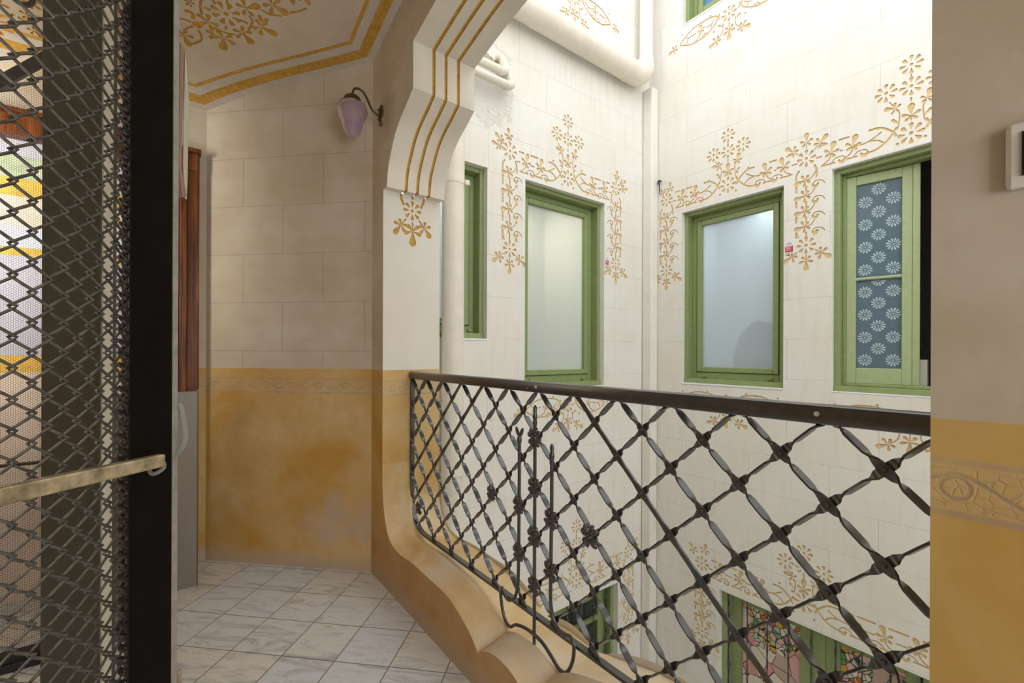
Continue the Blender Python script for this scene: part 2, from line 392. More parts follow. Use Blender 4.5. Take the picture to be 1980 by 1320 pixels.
def smooth_path(pts, n=6):
    """Catmull-Rom through the points"""
    pts = [Vector(p) for p in pts]; out = []
    for i in range(len(pts) - 1):
        p0, p1, p2, p3 = pts[max(i - 1, 0)], pts[i], pts[i + 1], pts[min(i + 2, len(pts) - 1)]
        for k in range(n):
            t = k / n
            out.append(.5 * ((2 * p1) + (p2 - p0) * t + (2 * p0 - 5 * p1 + 4 * p2 - p3) * t * t + (3 * p1 - p0 - 3 * p2 + p3) * t ** 3))
    out.append(pts[-1]); return out
def lathe(bm, prof, seg=24, center=(0, 0, 0), fn=None, mi=0):
    rings = []
    for i, (r, z) in enumerate(prof):
        ring = []
        for k in range(seg):
            a = 2 * PI * k / seg; rr = r * (fn(a, z) if fn else 1)
            ring.append(bm.verts.new((center[0] + rr * math.cos(a), center[1] + rr * math.sin(a), center[2] + z)))
        rings.append(ring)
    for a, b in zip(rings, rings[1:]):
        for k in range(seg):
            f = bm.faces.new((a[k], a[(k + 1) % seg], b[(k + 1) % seg], b[k])); f.material_index = mi
    return rings

# ------------------------------------------------------------------ ornament shapes (2D, metres)
def P2(c, a, r): return (c[0] + r * math.cos(a), c[1] + r * math.sin(a))
def petal(c, ang, r0, r1, w):
    prof = ((0, .22), (.2, .38), (.42, .66), (.62, .95), (.8, 1.0), (.93, .66), (1, .22))
    L = r1 - r0; up = []; dn = []
    ca, sa = math.cos(ang), math.sin(ang)
    for t, h in prof:
        x = r0 + L * t; y = h * w / 2
        up.append((c[0] + x * ca - y * sa, c[1] + x * sa + y * ca)); dn.append((c[0] + x * ca + y * sa, c[1] + x * sa - y * ca))
    return dn + up[::-1]
def disc(c, r, n=10): return [P2(c, 2 * PI * k / n, r) for k in range(n)]
def flower(c, R, rot=PI / 8, n=8):
    return [petal(c, rot + 2 * PI * k / n, .40 * R, R, .36 * R) for k in range(n)] + [disc(c, .17 * R)]
def stroke(pts, w=.012, n=5):
    p = smooth_path([(x, y, 0) for x, y in pts], n) if len(pts) > 2 else [Vector((x, y, 0)) for x, y in pts]
    L, Rr = [], []
    for i, q in enumerate(p):
        d = (p[min(i + 1, len(p) - 1)] - p[max(i - 1, 0)]).normalized(); nrm = Vector((-d.y, d.x, 0)) * (w / 2)
        L.append((q.x + nrm.x, q.y + nrm.y)); Rr.append((q.x - nrm.x, q.y - nrm.y))
    # emit quads so that bent strokes stay simple polygons
    return [[Rr[i], Rr[i + 1], L[i + 1], L[i]] for i in range(len(p) - 1)]
def sprig(c, ang, Sz, stem=None):
    out = [petal(c, ang, .03 * Sz, .62 * Sz, .30 * Sz)]
    for da, l in ((1.25, .40), (-1.25, .40), (2.35, .34), (-2.35, .34)):
        out.append(petal(c, ang + da, .04 * Sz, l * Sz, .17 * Sz))
    if stem: out += stroke([c] + stem, .008)
    return out
def curl(c, sx, sy, Sz=.03):
    """a drop-shaped scroll end with its little hook"""
    out = [[(c[0] + sx * x * Sz, c[1] + sy * y * Sz) for x, y in ((-.8, .2), (-.5, -.7), (.2, -.95), (.9, -.5), (1.0, .2), (.6, .35), (.3, -.15), (-.2, -.1), (-.35, .4))]]
    out += stroke([(c[0] + sx * .75 * Sz, c[1] + sy * .3 * Sz), (c[0] + sx * .1 * Sz, c[1] + sy * .9 * Sz), (c[0] - sx * 1.3 * Sz, c[1] + sy * .75 * Sz), (c[0] - sx * 2.2 * Sz, c[1] - sy * .3 * Sz)], .007)
    return out
def band(x0, x1, zc, hb=.072, nspr=2, W=.0135):
    """horizontal band from corner flower x0 to centre flower x1"""
    s = 1 if x1 > x0 else -1; L = abs(x1 - x0); out = []
    X = lambda d: x0 + s * d
    lens = .245
    sp = [.15 + (L - lens - .20) * k / max(1, nspr - 1) for k in range(nspr)]
    cuts = sorted(sp) ; a = .085
    for d in cuts + [L - lens]:
        e = d - .018 if d in cuts else d
        if e - a > .02: out += stroke([(X(a), zc + hb), (X(e), zc + hb)], W)
        a = d + .045
    # lens towards the centre flower
    out += stroke([(X(L - lens + .035), zc + hb), (X(L - lens + .085), zc + hb * .97), (X(L - .125), zc + hb * .72), (X(L - .09), zc + hb * .25), (X(L - .07), zc - .018)], W)
    out += stroke([(X(L - lens + .0), zc - hb), (X(L - lens + .07), zc - hb * .92), (X(L - .125), zc - hb * .52), (X(L - .09), zc + hb * .02), (X(L - .068), zc + hb * .55)], W * .9)
    out += stroke([(X(L - lens - .06), zc - .004), (X(L - lens + .03), zc), (X(L - lens + .10), zc + hb * .55)], W * .7)
    out += stroke([(X(L - lens + .03), zc), (X(L - lens + .08), zc - hb * .1), (X(L - lens + .12), zc - hb * .6)], W * .7)
    out.append(disc((X(L - lens + .17), zc + hb * 1.05), .009, 6)); out.append(disc((X(L - lens + .18), zc - hb * .95), .009, 6))
    a = .06
    for d in cuts:
        out += stroke([(X(a), zc - .003), (X(d - .055), zc - .003)], W * .75) if d - .055 - a > .015 else []
        out += sprig((X(d), zc + .005), PI / 2 - s * .25, .122)
        out += stroke([(X(d), zc), (X(d - .012), zc - hb * .55), (X(d - .06), zc - hb)], .009)
        out += curl((X(d + .06), zc - hb * .92), s, 1, .028)
        out += stroke([(X(d - .06), zc - hb), (X(d + .025), zc - hb)], W * .8)
        a = d + .05
    return out
def column(xc, zt, zb, side=1, hb=.064, W=.0135, n=4):
    """hanging border from corner flower (zt) to end flower (zb); side: +1 when the big leaves point to -x"""
    out = []; s = side; H = zt - zb
    step = (H - .18) / n
    out += stroke([(xc - s * .045, zt - .075), (xc - s * hb, zt - .105), (xc - s * hb, zt - .15)], W)
    out += stroke([(xc + s * .05, zt - .06), (xc + s * hb, zt - .10), (xc + s * hb, zt - .15)], W)
    for k in range(n):
        z = zt - .155 - step * k
        out += sprig((xc - s * .008, z), PI + s * .2 if s > 0 else -.2, .118)
        out += stroke([(xc - s * .008, z), (xc + s * .03, z + .008), (xc + s * hb, z + .055)], .008)
        out += curl((xc + s * hb * .92, z - .045), -s, 1, .026)
        z1 = z - .03; z2 = z - step + .035
        if z1 - z2 > .02:
            out += stroke([(xc - s * hb, z1), (xc - s * hb, z2)], W)
            out += stroke([(xc, z1 - .01), (xc, z2 - .01)], W * .8)
            out += stroke([(xc + s * hb, z1 - .045), (xc + s * hb, z2)], W)
    out += stroke([(xc - s * hb, zb + .10), (xc - s * hb * .75, zb + .06)], W * .8)
    out += stroke([(xc + s * hb, zb + .10), (xc + s * hb * .75, zb + .06)], W * .8)
    out += flower((xc, zb), .062, 0)
    out += tail((xc, zb), .062)
    return out
def tail(c, R):
    out = []
    for ang, r in ((-PI / 2, 1.75), (-PI / 2 - .95, 1.85), (-PI / 2 + .95, 1.85)):
        p = P2(c, ang, r * R)
        out += sprig(p, ang, R * 1.9); out += stroke([P2(c, ang, 1.08 * R), p], .007)
    return out
def crown(c, R=.06):
    """three sprigs fanning above a corner flower"""
    return sum([sprig(P2(c, a, R * 1.7), a, R * 1.65) + stroke([P2(c, a, 1.05 * R), P2(c, a, 1.6 * R)], .007) for a in (PI / 2 + .1, PI / 2 + .95, PI - .15)], [])
def crown_r(c, R=.06):
    return sum([sprig(P2(c, a, R * 1.7), a, R * 1.65) + stroke([P2(c, a, 1.05 * R), P2(c, a, 1.6 * R)], .007) for a in (PI / 2 - .1, PI / 2 - .95, .15)], [])
def cluster(xc, zc, k=1.0):
    """bunch of four flowers on stems above the centre flower"""
    out = flower((xc, zc), .066, 0)
    h = lambda d: zc + d * k
    for dx, dz in ((0, .275), (0, .402), (-.122, .285), (.122, .285)): out += flower((xc + dx, h(dz)), .058, 0)
    out += stroke([(xc, h(.345)), (xc, h(.33))], .007)
    out += stroke([(xc, h(.21)), (xc, h(.185))], .009)
    out += sprig((xc, h(.105)), PI / 2, .12) + stroke([(xc, h(.105)), (xc, h(.075))], .009)
    for s in (-1, 1):
        out += sprig((xc + s * .075, h(.175)), PI / 2 + s * -.2 if s > 0 else PI - .25, .095)
        out += stroke([(xc + s * .105, h(.225)), (xc + s * .075, h(.175))], .007)
        out += stroke([(xc + s * .07, h(.165)), (xc + s * .055, h(.135)), (xc + s * .06, h(.07)), (xc + s * .068, h(.045))], .008)
        out.append(petal((xc + s * .06, h(.08)), PI / 2 - s * .75, .005, .05, .018))
        out.append(disc((xc + s * .16, h(.085)), .009, 6))
    return out
def under(xc, zc, w=.44):
    """two lens-shaped scrolls either side of a flower with hanging sprigs, below a sill"""
    out = flower((xc, zc), .062, 0)
    for s in (-1, 1):
        X = lambda d: xc + s * d
        e = w - .06
        out += stroke([(X(.075), zc + .0), (X(.12), zc + .05), (X(.22), zc + .066), (X(e - .1), zc + .052), (X(e), zc - .012)], .011)
        out += stroke([(X(.08), zc + .045), (X(.12), zc - .02), (X(.21), zc - .066), (X(e - .11), zc - .07), (X(e), zc - .02)], .011)
        out += sprig((X(.24), zc + .0), PI / 2 - s * .15, .085)
        out += stroke([(X(.24), zc), (X(.255), zc - .04), (X(.30), zc - .066)], .008)
        out += stroke([(X(.12), zc + .025), (X(.155), zc + .0), (X(.20), zc + .0)], .008) + stroke([(X(.155), zc), (X(.145), zc - .04)], .008)
        out += stroke([(X(e - .045), zc + .03), (X(e - .08), zc + .0), (X(.29), zc + .004)], .008) + stroke([(X(e - .08), zc), (X(e - .06), zc - .04)], .008)
        out += curl((X(.22), zc - .066), s, 1, .02)
        out += sprig((X(e + .055), zc - .028), -.25 if s > 0 else PI + .25, .10)
        out += [disc((X(.16), zc + .075), .009, 6), disc((X(e - .02), zc + .06), .008, 6), disc((X(.13), zc - .075), .009, 6)]
        out += sprig((X(.105), zc - .165), -PI / 2 + s * 1.15, .115)
        out += stroke([(X(.05), zc - .055), (X(.055), zc - .12), (X(.095), zc - .16)], .008)
        out.append(petal((X(.05), zc - .075), .6 if s > 0 else PI - .6, .005, .05, .02))
    out += sprig((xc, zc - .135), -PI / 2, .13) + stroke([(xc, zc - .07), (xc, zc - .135)], .009)
    return out

def area2(p): return sum(p[i][0] * p[(i + 1) % len(p)][1] - p[(i + 1) % len(p)][0] * p[i][1] for i in range(len(p)))
def incised(bm, outline, holes, orn, depth=.006, to3=lambda x, z, d: (x, d, z), grid=(), mi_wall=0, mi_orn=1, bands=()):
    """a wall face with window holes cut out and the ornament sunk into it; outline etc. in 2D.
    to3(x, z, d) gives the 3D point at depth d behind the face.  bands: (poly, material index) flush painted regions"""
    verts, faces, kinds = [], [], []
    def add(poly, kind):
        a = area2(poly)
        if abs(a) < 1e-9: return
        if kind == 2 and len(poly) == 4:          # order the corners of a bent stroke piece so that it never crosses itself
            cx, cy = sum(q[0] for q in poly) / 4, sum(q[1] for q in poly) / 4
            poly = sorted(poly, key=lambda q: math.atan2(q[1] - cy, q[0] - cx))
            if any((poly[i][0] - poly[i - 1][0]) * (poly[(i + 1) % 4][1] - poly[i][1]) - (poly[i][1] - poly[i - 1][1]) * (poly[(i + 1) % 4][0] - poly[i][0]) < 1e-9 for i in range(4)): return
        elif a < 0: poly = poly[::-1]
        b = len(verts); verts.extend(Vector((x, y)) for x, y in poly); faces.append(list(range(b, b + len(poly)))); kinds.append(kind)
    add(outline, 0)
    for h in holes: add(h, 1)
    for o_ in orn: add(o_, 2)
    for poly, mi in bands: add(poly, 10 + mi)
    verts.extend(Vector(g) for g in grid)
    v, e, f, ov, oe, of = delaunay_2d_cdt(verts, [], faces, 0, 1e-5)
    # classify every triangle by its centroid
    cell = .15; hashm = {}
    polys = [[(verts[i].x, verts[i].y) for i in fc] for fc in faces]
    for pi, p in enumerate(polys):
        xs = [q[0] for q in p]; ys = [q[1] for q in p]; bb = (min(xs), max(xs), min(ys), max(ys))
        for cx in range(math.floor(bb[0] / cell), math.floor(bb[1] / cell) + 1):
            for cy in range(math.floor(bb[2] / cell), math.floor(bb[3] / cell) + 1): hashm.setdefault((cx, cy), []).append((pi, bb))
    def inside(p, x, y):
        r_ = False; j_ = len(p) - 1
        for i_ in range(len(p)):
            xi, yi = p[i_]; xj, yj = p[j_]
            if (yi > y) != (yj > y) and x < (xj - xi) * (y - yi) / (yj - yi) + xi: r_ = not r_
            j_ = i_
        return r_
    cls = []
    for t in f:
        x = sum(v[i].x for i in t) / len(t); y = sum(v[i].y for i in t) / len(t)
        ks = {kinds[pi] for pi, bb in hashm.get((math.floor(x / cell), math.floor(y / cell)), ()) if bb[0] <= x <= bb[1] and bb[2] <= y <= bb[3] and inside(polys[pi], x, y)}
        if 0 not in ks or 1 in ks: cls.append(-1)
        elif 2 in ks: cls.append(2)
        else:
            b_ = [k for k in ks if k >= 10]; cls.append(max(b_) if b_ else 0)
    top, low = {}, {}
    def tv(i):
        if i not in top: top[i] = bm.verts.new(to3(v[i].x, v[i].y, 0))
        return top[i]
    def lv(i):
        if i not in low: low[i] = bm.verts.new(to3(v[i].x, v[i].y, depth))
        return low[i]
    em = {}
    for t, c in zip(f, cls):
        if c < 0: continue
        g = lv if c == 2 else tv
        try: fc = bm.faces.new([g(i) for i in t])
        except ValueError: continue
        fc.material_index = mi_orn if c == 2 else (c - 10 if c >= 10 else mi_wall)
        for k in range(len(t)): em.setdefault(frozenset((t[k], t[(k + 1) % len(t)])), []).append((c, t[k], t[(k + 1) % len(t)]))
    for ed, lst in em.items():
        if len(lst) == 2 and (lst[0][0] == 2) != (lst[1][0] == 2):
            c, a, b = lst[0] if lst[0][0] == 2 else lst[1]
            try: fc = bm.faces.new((lv(b), lv(a), tv(a), tv(b))); fc.material_index = mi_orn
            except ValueError: pass
def rect(x0, x1, z0, z1): return [(x0, z0), (x1, z0), (x1, z1), (x0, z1)]
def reveal(bm, x0, x1, z0, z1, d, mi=0, sill_mi=None):
    for a, b in (((x0, z0), (x0, z1)), ((x0, z1), (x1, z1)), ((x1, z1), (x1, z0)), ((x1, z0), (x0, z0))):
        f = bm.faces.new([bm.verts.new(p) for p in ((a[0], 0, a[1]), (b[0], 0, b[1]), (b[0], d, b[1]), (a[0], d, a[1]))])
        f.material_index = mi if not (sill_mi is not None and a[1] == z0 and b[1] == z0) else sill_mi

def px(x, y, nrm, d):
    """where the photographer's line of sight at picture point (x, y) meets the plane nrm.p = d"""
    X, Y = x - 990, y - HY
    cr, sr = math.cos(ROLL), math.sin(ROLL)
    X, Y = cr * X + sr * Y, -sr * X + cr * Y
    r = RT * (X / FPX) + FW - UZ * (Y / FPX); c = Vector((0, 0, EYE))
    return c + r * ((d - nrm.dot(c)) / nrm.dot(r))

# ================================================================== SETTING
# ---- landing floor
bm = bmesh.new()
pts = [uvz(.154, 3.26, 0), Vector((-2.0, YB + .1, 0)), Vector((-1.12, YB + .1, 0)), uvz(UW + .05, 2.4, 0), uvz(UW + .05, VC, 0), uvz(-2.6, VC, 0), uvz(-2.6, 3.26, 0)]
bm.faces.new([bm.verts.new(p) for p in pts[::-1]])
r = bmesh.ops.extrude_face_region(bm, geom=bm.faces[:]); bmesh.ops.translate(bm, vec=(0, 0, -.15), verts=[g for g in r['geom'] if isinstance(g, bmesh.types.BMVert)])
bmesh.ops.recalc_face_normals(bm, faces=bm.faces[:])
tag(mesh_obj('floor', bm, 'floor'), 'pale marble tiled landing floor with grey veins', 'floor', kind='structure')

# ---- arcade wall: hall face, parapet opening and arch
PAR = [(1.051, .62), (1.046, .50), (1.03, .40), (1.0, .32), (.96, .27), (.90, .243), (.81, .236), (.67, .247), (.53, .243), (.43, .243), (.36, .238),
       (.30, .222), (.24, .20), (.186, .172), (.15, .145), (.134, .13), (.12, .146), (.085, .166), (.045, .178), (0, .182)]
ARC = [(1.051, 2.049), (1.004, 2.049), (1.0, 2.075), (.991, 2.126), (.972, 2.172), (.945, 2.214), (.906, 2.27), (.862, 2.31), (.82, 2.338), (.772, 2.363),
       (.73, 2.388), (.694, 2.41), (.694, 2.622), (.58, 2.648), (.45, 2.675), (.30, 2.70), (.15, 2.715), (0, 2.72)]
VM = 1.196
def fine(p, step=.03):
    out = []
    for a, b in zip(p, p[1:]):
        L = math.hypot(b[0] - a[0], b[1] - a[1]); n = max(1, int(L / step))
        for k in range(n): out.append((a[0] + (b[0] - a[0]) * k / n, a[1] + (b[1] - a[1]) * k / n))
    return out + [p[-1]]
def crsmooth(p, n=3): return [(q.x, q.y) for q in smooth_path([(a, b, 0) for a, b in p], n)]
parL = crsmooth(PAR[:16], 3) + crsmooth(PAR[15:], 3)[1:]
arcL = [ARC[0]] + crsmooth(ARC[1:12], 3) + crsmooth(ARC[12:], 3)
# hole boundary in x = -v, from the far (left) side to the near (right) side
par_line = [(-(VM + w), z) for w, z in parL] + [(-(VM - w), z) for w, z in parL[::-1][1:]]
arc_line = [(-(VM + w), z) for w, z in arcL] + [(-(VM - w), z) for w, z in arcL[::-1][1:]]
hole = par_line + arc_line[::-1]
bm = bmesh.new()
incised(bm, rect(-2.455, 1.7, -.02, 3.3), [hole], [], to3=lambda x, z, d: (x, d, z))
tag(mesh_obj('wall_right', bm, 'hallB', matrix=frameB(UW)), 'tan plaster arcade wall with ochre dado around the arch', 'wall', kind='structure')
bm = bmesh.new()
incised(bm, rect(-2.60, 4.62, -3.45, 3.4), [hole], [], to3=lambda x, z, d: (x, d, z))
for f in bm.faces: f.normal_flip()
tag(mesh_obj('wall_courtyard_near', bm, 'outer', matrix=frameB(UO)), 'courtyard face of the arcade wall', 'wall', kind='structure')
# ---- arch soffit with three ochre grooves
GR = (.972, 1.036, 1.104); gw = .0065
us = [UW]
for g in GR: us += [g - gw - .0015, g - gw, g + gw, g + gw + .0015]
us += [UO]
bm = bmesh.new()
nn = len(arc_line); rows = []
for i, (x, z) in enumerate(arc_line):
    a = arc_line[max(i - 1, 0)]; b = arc_line[min(i + 1, nn - 1)]
    t = Vector((b[0] - a[0], 0, b[1] - a[1])).normalized(); nrm = Vector((-t.z, 0, t.x))     # away from the opening
    row = []
    for k, u in enumerate(us):
        rec = .007 if k and (k % 4) in (2, 3) and k < len(us) - 1 else 0
        row.append(bm.verts.new(Vector((x, u - UW, z)) + nrm * rec))
    rows.append(row)
for a, b in zip(rows, rows[1:]):
    for k in range(len(us) - 1):
        f = bm.faces.new((a[k], b[k], b[k + 1], a[k + 1])); f.material_index = 1 if (k % 4) in (1, 2, 3) and 0 < k < len(us) - 2 else 0
tag(mesh_obj('trim_1', bm, ['jambpl', 'gold'], matrix=frameB(UW), smooth=28), 'stepped cream arch soffit with three ochre grooves', 'arch', kind='structure')
# ---- arcade jambs (the left one carries the carved flower)
bm = bmesh.new()
jo = flower((1.029, 1.968), .052, 0) 
for c_, t_ in (((.963, 1.88), (.926, 1.828)), ((1.032, 1.858), (1.032, 1.776)), ((1.10, 1.887), (1.138, 1.836))):
    an = math.atan2(t_[1] - c_[1], t_[0] - c_[0]); L_ = math.hypot(t_[1] - c_[1], t_[0] - c_[0])
    jo += sprig(c_, an, L_ / .62); jo += stroke([(1.029 + (c_[0] - 1.029) * .55, 1.968 + (c_[1] - 1.968) * .55), c_], .008)
jo += stroke([(.966, 2.048), (.966, 2.022), (.981, 1.99)], .013) + stroke([(1.03, 2.048), (1.03, 2.030)], .013) + stroke([(1.098, 2.048), (1.092, 2.02), (1.078, 1.992)], .013)
jo = [p for p in jo]
incised(bm, rect(UW, UO, .62, 2.049), [], jo, depth=.004)
tag(mesh_obj('wall_jamb_left', bm, ['jamb', 'gold'], matrix=frameA(VJ)), 'cream pier of the arch with a carved ochre flower', 'pier', kind='structure')
bm = bmesh.new(); incised(bm, rect(UW, UO, .62, 2.049), [], [])
for f in bm.faces: f.normal_flip()
tag(mesh_obj('wall_jamb_right', bm, ['jamb'], matrix=frameA(VJR)), 'near pier of the arch', 'pier', kind='structure')
# ---- parapet coping: the same swept profile, with a soft raised rib under the railing and a smoother outer half
bm = bmesh.new()
cu = [(0, 0), (.006, .002), (.03, .004), (.06, .007), (.085, .013), (.105, .020), (.118, .022), (.128, .017), (.136, .008), (.146, .001), (.16, -.002), (.19, -.004), (.25, -.008), (UO - UW, -.012)]
def smooth_z(i, k=9):
    lo, hi = max(0, i - k), min(len(par_line) - 1, i + k); return sum(par_line[j][1] for j in range(lo, hi + 1)) / (hi - lo + 1)
rows = []
for i, (x, z) in enumerate(par_line):
    a = par_line[max(i - 1, 0)]; b = par_line[min(i + 1, len(par_line) - 1)]
    t = Vector((b[0] - a[0], 0, b[1] - a[1])).normalized(); nrm = Vector((-t.z, 0, t.x))
    wgt = max(0, min(1, (.62 - z) / .25)); row = []
    zs = smooth_z(i) if abs(x + VM) < .5 else z
    for du, dz in cu:
        k = 0 if du < .12 else min(1, (du - .12) / .03)
        row.append(bm.verts.new(Vector((x, du, z * (1 - k) + zs * k)) + nrm * dz * wgt))
    rows.append(row)
for a, b in zip(rows, rows[1:]):
    for k in range(len(cu) - 1): bm.faces.new((a[k], b[k], b[k + 1], a[k + 1]))
bmesh.ops.recalc_face_normals(bm, faces=bm.faces[:])
if sum(f.normal.z for f in bm.faces) < 0:
    for f in bm.faces: f.normal_flip()
tag(mesh_obj('trim_2', bm, 'parapet', matrix=frameB(UW), smooth=40), 'ochre parapet coping with scrolled curves under the railing', 'parapet', kind='structure')

# ---- back wall and left wall of the landing
XL, XR = YB - VL / S, UW / S - YB
bm = bmesh.new(); incised(bm, rect(XL, XR, -.02, 3.3), [], [])
tag(mesh_obj('wall_back', bm, 'hall', matrix=Matrix.Translation((0, YB, 0))), 'tan plaster end wall scored into blocks above an ochre dado', 'wall', kind='structure')
UC = S * (XL + YB)
bm = bmesh.new(); incised(bm, rect(-2.6, UC, -.02, 3.3), [rect(-1.15, .0, -.01, 2.27)], [])
tag(mesh_obj('wall_left', bm, 'hallL', matrix=frameA(VL)), 'tan plaster wall holding the wooden door', 'wall', kind='structure')
bm = bmesh.new(); incised(bm, rect(-2.6, UW, 0, 3.3), [rect(-.3, .75, .85, 2.3)] if REAR_OPEN else [], [])  # unseen wall added to limit the light, with an opening for fill
for f in bm.faces: f.normal_flip()
tag(mesh_obj('wall_rear', bm, 'hallL', matrix=frameA(VC)), 'unseen plaster wall behind the photographer with an added light opening', 'wall', kind='structure')

bm = bmesh.new(); incised(bm, rect(-3.12, -VC, 0, 3.3), [], [])  # unseen wall added to keep sky glare off the black post
for f in bm.faces: f.normal_flip()
tag(mesh_obj('wall_far_left', bm, 'hallL', matrix=frameB(-2.6)), 'unseen plaster wall closing the landing, added to hold back light', 'wall', kind='structure')
# ---- vaulted ceiling
ZT = [(-.5, 2.45), (0, 2.594), (.14, 2.652), (.36, 2.718), (.6, 2.768), (.85, 2.825), (1.11, 2.882), (1.7, 2.95), (2.4, 2.965)]
def zc(x, y):
    t = VL - S * (y - x)
    t = min(t, 4.8 - t)
    for i in range(len(ZT) - 1):
        if t <= ZT[i + 1][0]:
            p0, p1, p2, p3 = ZT[max(i - 1, 0)], ZT[i], ZT[i + 1], ZT[min(i + 2, len(ZT) - 1)]
            h = p2[0] - p1[0]; k = (t - p1[0]) / h
            m1 = (p2[1] - p0[1]) / max(p2[0] - p0[0], 1e-6) * h; m2 = (p3[1] - p1[1]) / max(p3[0] - p1[0], 1e-6) * h
            return (2 * k ** 3 - 3 * k * k + 1) * p1[1] + (k ** 3 - 2 * k * k + k) * m1 + (-2 * k ** 3 + 3 * k * k) * p2[1] + (k ** 3 - k * k) * m2
    return ZT[-1][1]
def onceil(x, y):
    z = 2.75
    for _ in range(12):
        p = px(x, y, UZ, z); z = zc(p.x, p.y)
    return (p.x, p.y)
CO = [(XL, YB), (uvz(-2.6, 3.12, 0).x, uvz(-2.6, 3.12, 0).y), (uvz(-2.6, VC, 0).x, uvz(-2.6, VC, 0).y), (uvz(UW, VC, 0).x, uvz(UW, VC, 0).y), (XR, YB)]
def inset(poly, d):
    n = len(poly); out = []
    for i in range(n):
        a, b, c = Vector(poly[i - 1]), Vector(poly[i]), Vector(poly[(i + 1) % n])
        d1 = (b - a).normalized(); d2 = (c - b).normalized()
        n1 = Vector((-d1.y, d1.x)); n2 = Vector((-d2.y, d2.x)); m = (n1 + n2).normalized()
        q = b + m * (d / m.dot(n1)); out.append((q.x, q.y))
    return out
bands = []
for d0, d1, mi in ((0, .036, 2), (.036, .088, 1), (.088, .130, 2), (.130, .150, 1)):
    A_, B_ = inset(CO, d0), inset(CO, d1)
    for i in range(5):
        j = (i + 1) % 5; bands.append(([A_[i], A_[j], B_[j], B_[i]], mi))
grid = []
for i in range(90):
    for j in range(90):
        u, v = -2.6 + .0386 * (i + .5), VC + .0536 * (j + .5); p = uvz(u, v, 0)
        if u < UW - .02 and VC + .02 < v < 3.10 and p.y < YB - .02: grid.append((p.x, p.y))
for d in (0, .036, .088, .130, .150):
    A_ = inset(CO, d)
    for i in range(5):
        a, b = Vector(A_[i]), Vector(A_[(i + 1) % 5]); n = int((b - a).length / .06)
        grid += [tuple(a.lerp(b, k / n)) for k in range(1, n)]
orn = []
oc = onceil
def oflower(x, y, R): return flower(oc(x, y), R, .2)
def osprig(x, y, x2, y2, k=1):
    a, b = oc(x, y), oc(x2, y2); return sprig(a, math.atan2(b[1] - a[1], b[0] - a[0]), math.hypot(b[0] - a[0], b[1] - a[1]) / .62 * k)
def oline(w, *p): return stroke([oc(*q) for q in p], w)
orn += oflower(437, 27, .062)
for a in ((402, 42, 374, 50), (433, 73, 431, 97), (468, 63, 490, 86), (504, 52, 536, 68), (526, 9, 558, 29), (474, 16, 503, 11), (354, 67, 368, 90), (367, 6, 350, -6), (585, -8, 600, 10)): orn += osprig(*a)
for p in (((390, -6), (387, 12), (391, 29)), ((414, 53), (432, 62), (455, 67)), ((482, 31), (488, 43), (480, 58)), ((505, 19), (522, 28), (545, 31)), ((560, 25), (580, 21), (592, 16)),
          ((373, 85), (388, 78), (389, 68), (383, 58)), ((355, 59), (363, 54), (373, 51)), ((342, 35), (358, 38), (370, 43)), ((344, 42), (344, 54), (352, 66)), ((394, 15), (401, 17), (408, 20)),
          ((437, 50), (437, 54), (437, 58)), ((464, 39), (471, 42), (479, 45)), ((438, -4), (439, 4), (440, 9)), ((410, 0), (414, 4), (417, 8))): orn += oline(.011, *p)
for p in (((357, 22), (366, 22), (374, 29), (372, 36)), ((399, 60), (408, 62), (411, 70), (405, 73)), ((501, 29), (504, 37), (511, 41), (517, 36)), ((562, -3), (566, 6), (568, -3))): orn += oline(.016, *p)
for a in ((-8, 62, 30, 66), (20, 34, -12, 28), (52, 30, 80, 36), (66, 60, 86, 78), (-2, 6, 20, 16), (60, 6, 84, 2)): orn += osprig(*a)
for p in (((34, 33), (48, 40), (62, 44)), ((-10, 44), (4, 44), (14, 46))): orn += oline(.011, *p)
bm = bmesh.new()
incised(bm, CO, [], orn, depth=.005, to3=lambda x, y, d: (x, y, zc(x, y) + d), grid=grid, bands=bands)
for f in bm.faces: f.normal_flip()
tag(mesh_obj('ceiling', bm, ['ceilpl', 'gold', 'ceilgrey'], smooth=30), 'vaulted plaster ceiling with ochre bands and stencilled flowers', 'ceiling', kind='structure')

# ================================================================== COURTYARD WALLS
# openings: x is u on the left wall, -v on the back wall
WA = {'window_1': (1.25, 1.748, 1.288, 2.497), 'window_2': (2.089, 2.970, .915, 2.50), 'window_6': (2.20, 3.169, -2.25, -.838)}
WB = {'window_3': (-2.240, -1.409, .934, 2.455), 'window_4': (-1.105, -.10, .940, 2.472), 'window_5': (-2.240, -1.409, 4.11, 5.55), 'window_7': (-1.886, -.60, -2.25, -.742)}
oa = []
cA = (1.943, 2.668)
oa += flower(cA, .066, 0) + crown_r(cA)[:0] + crown(cA)
oa += band(1.943, 2.528, 2.615) + band(3.119, 2.528, 2.615)
oa += column(1.943, 2.668, 1.957, 1) + cluster(2.528, 2.612, 1.13)
cA2 = (3.119, 2.664); oa += flower(cA2, .064, 0) + crown_r(cA2) + column(3.119, 2.664, 1.998, -1)
oa += under(2.538, .785, .50) + under(2.60, 4.10, .50)
dz = -3.20
oa += flower((3.31, -.60), .064, 0) + crown_r((3.31, -.60)) + column(3.31, -.60, -1.27, -1) + band(3.31, 2.64, -.66) + cluster(2.64, -.66, 1.1) + band(2.05, 2.64, -.66)
bm = bmesh.new()
incised(bm, rect(UO, UB, -3.4, TOP), [rect(*WA[k]) for k in WA], oa)
for k in WA: reveal(bm, *WA[k], .16, 0, 0)
bmesh.ops.remove_doubles(bm, verts=[v for v in bm.verts if abs(v.co.y) < 1e-6], dist=1e-5)
tag(mesh_obj('wall_courtyard_left', bm, ['courtA', 'orn'], matrix=frameA(VA)), 'cream courtyard wall with carved ochre flowers around its windows', 'wall', kind='structure')
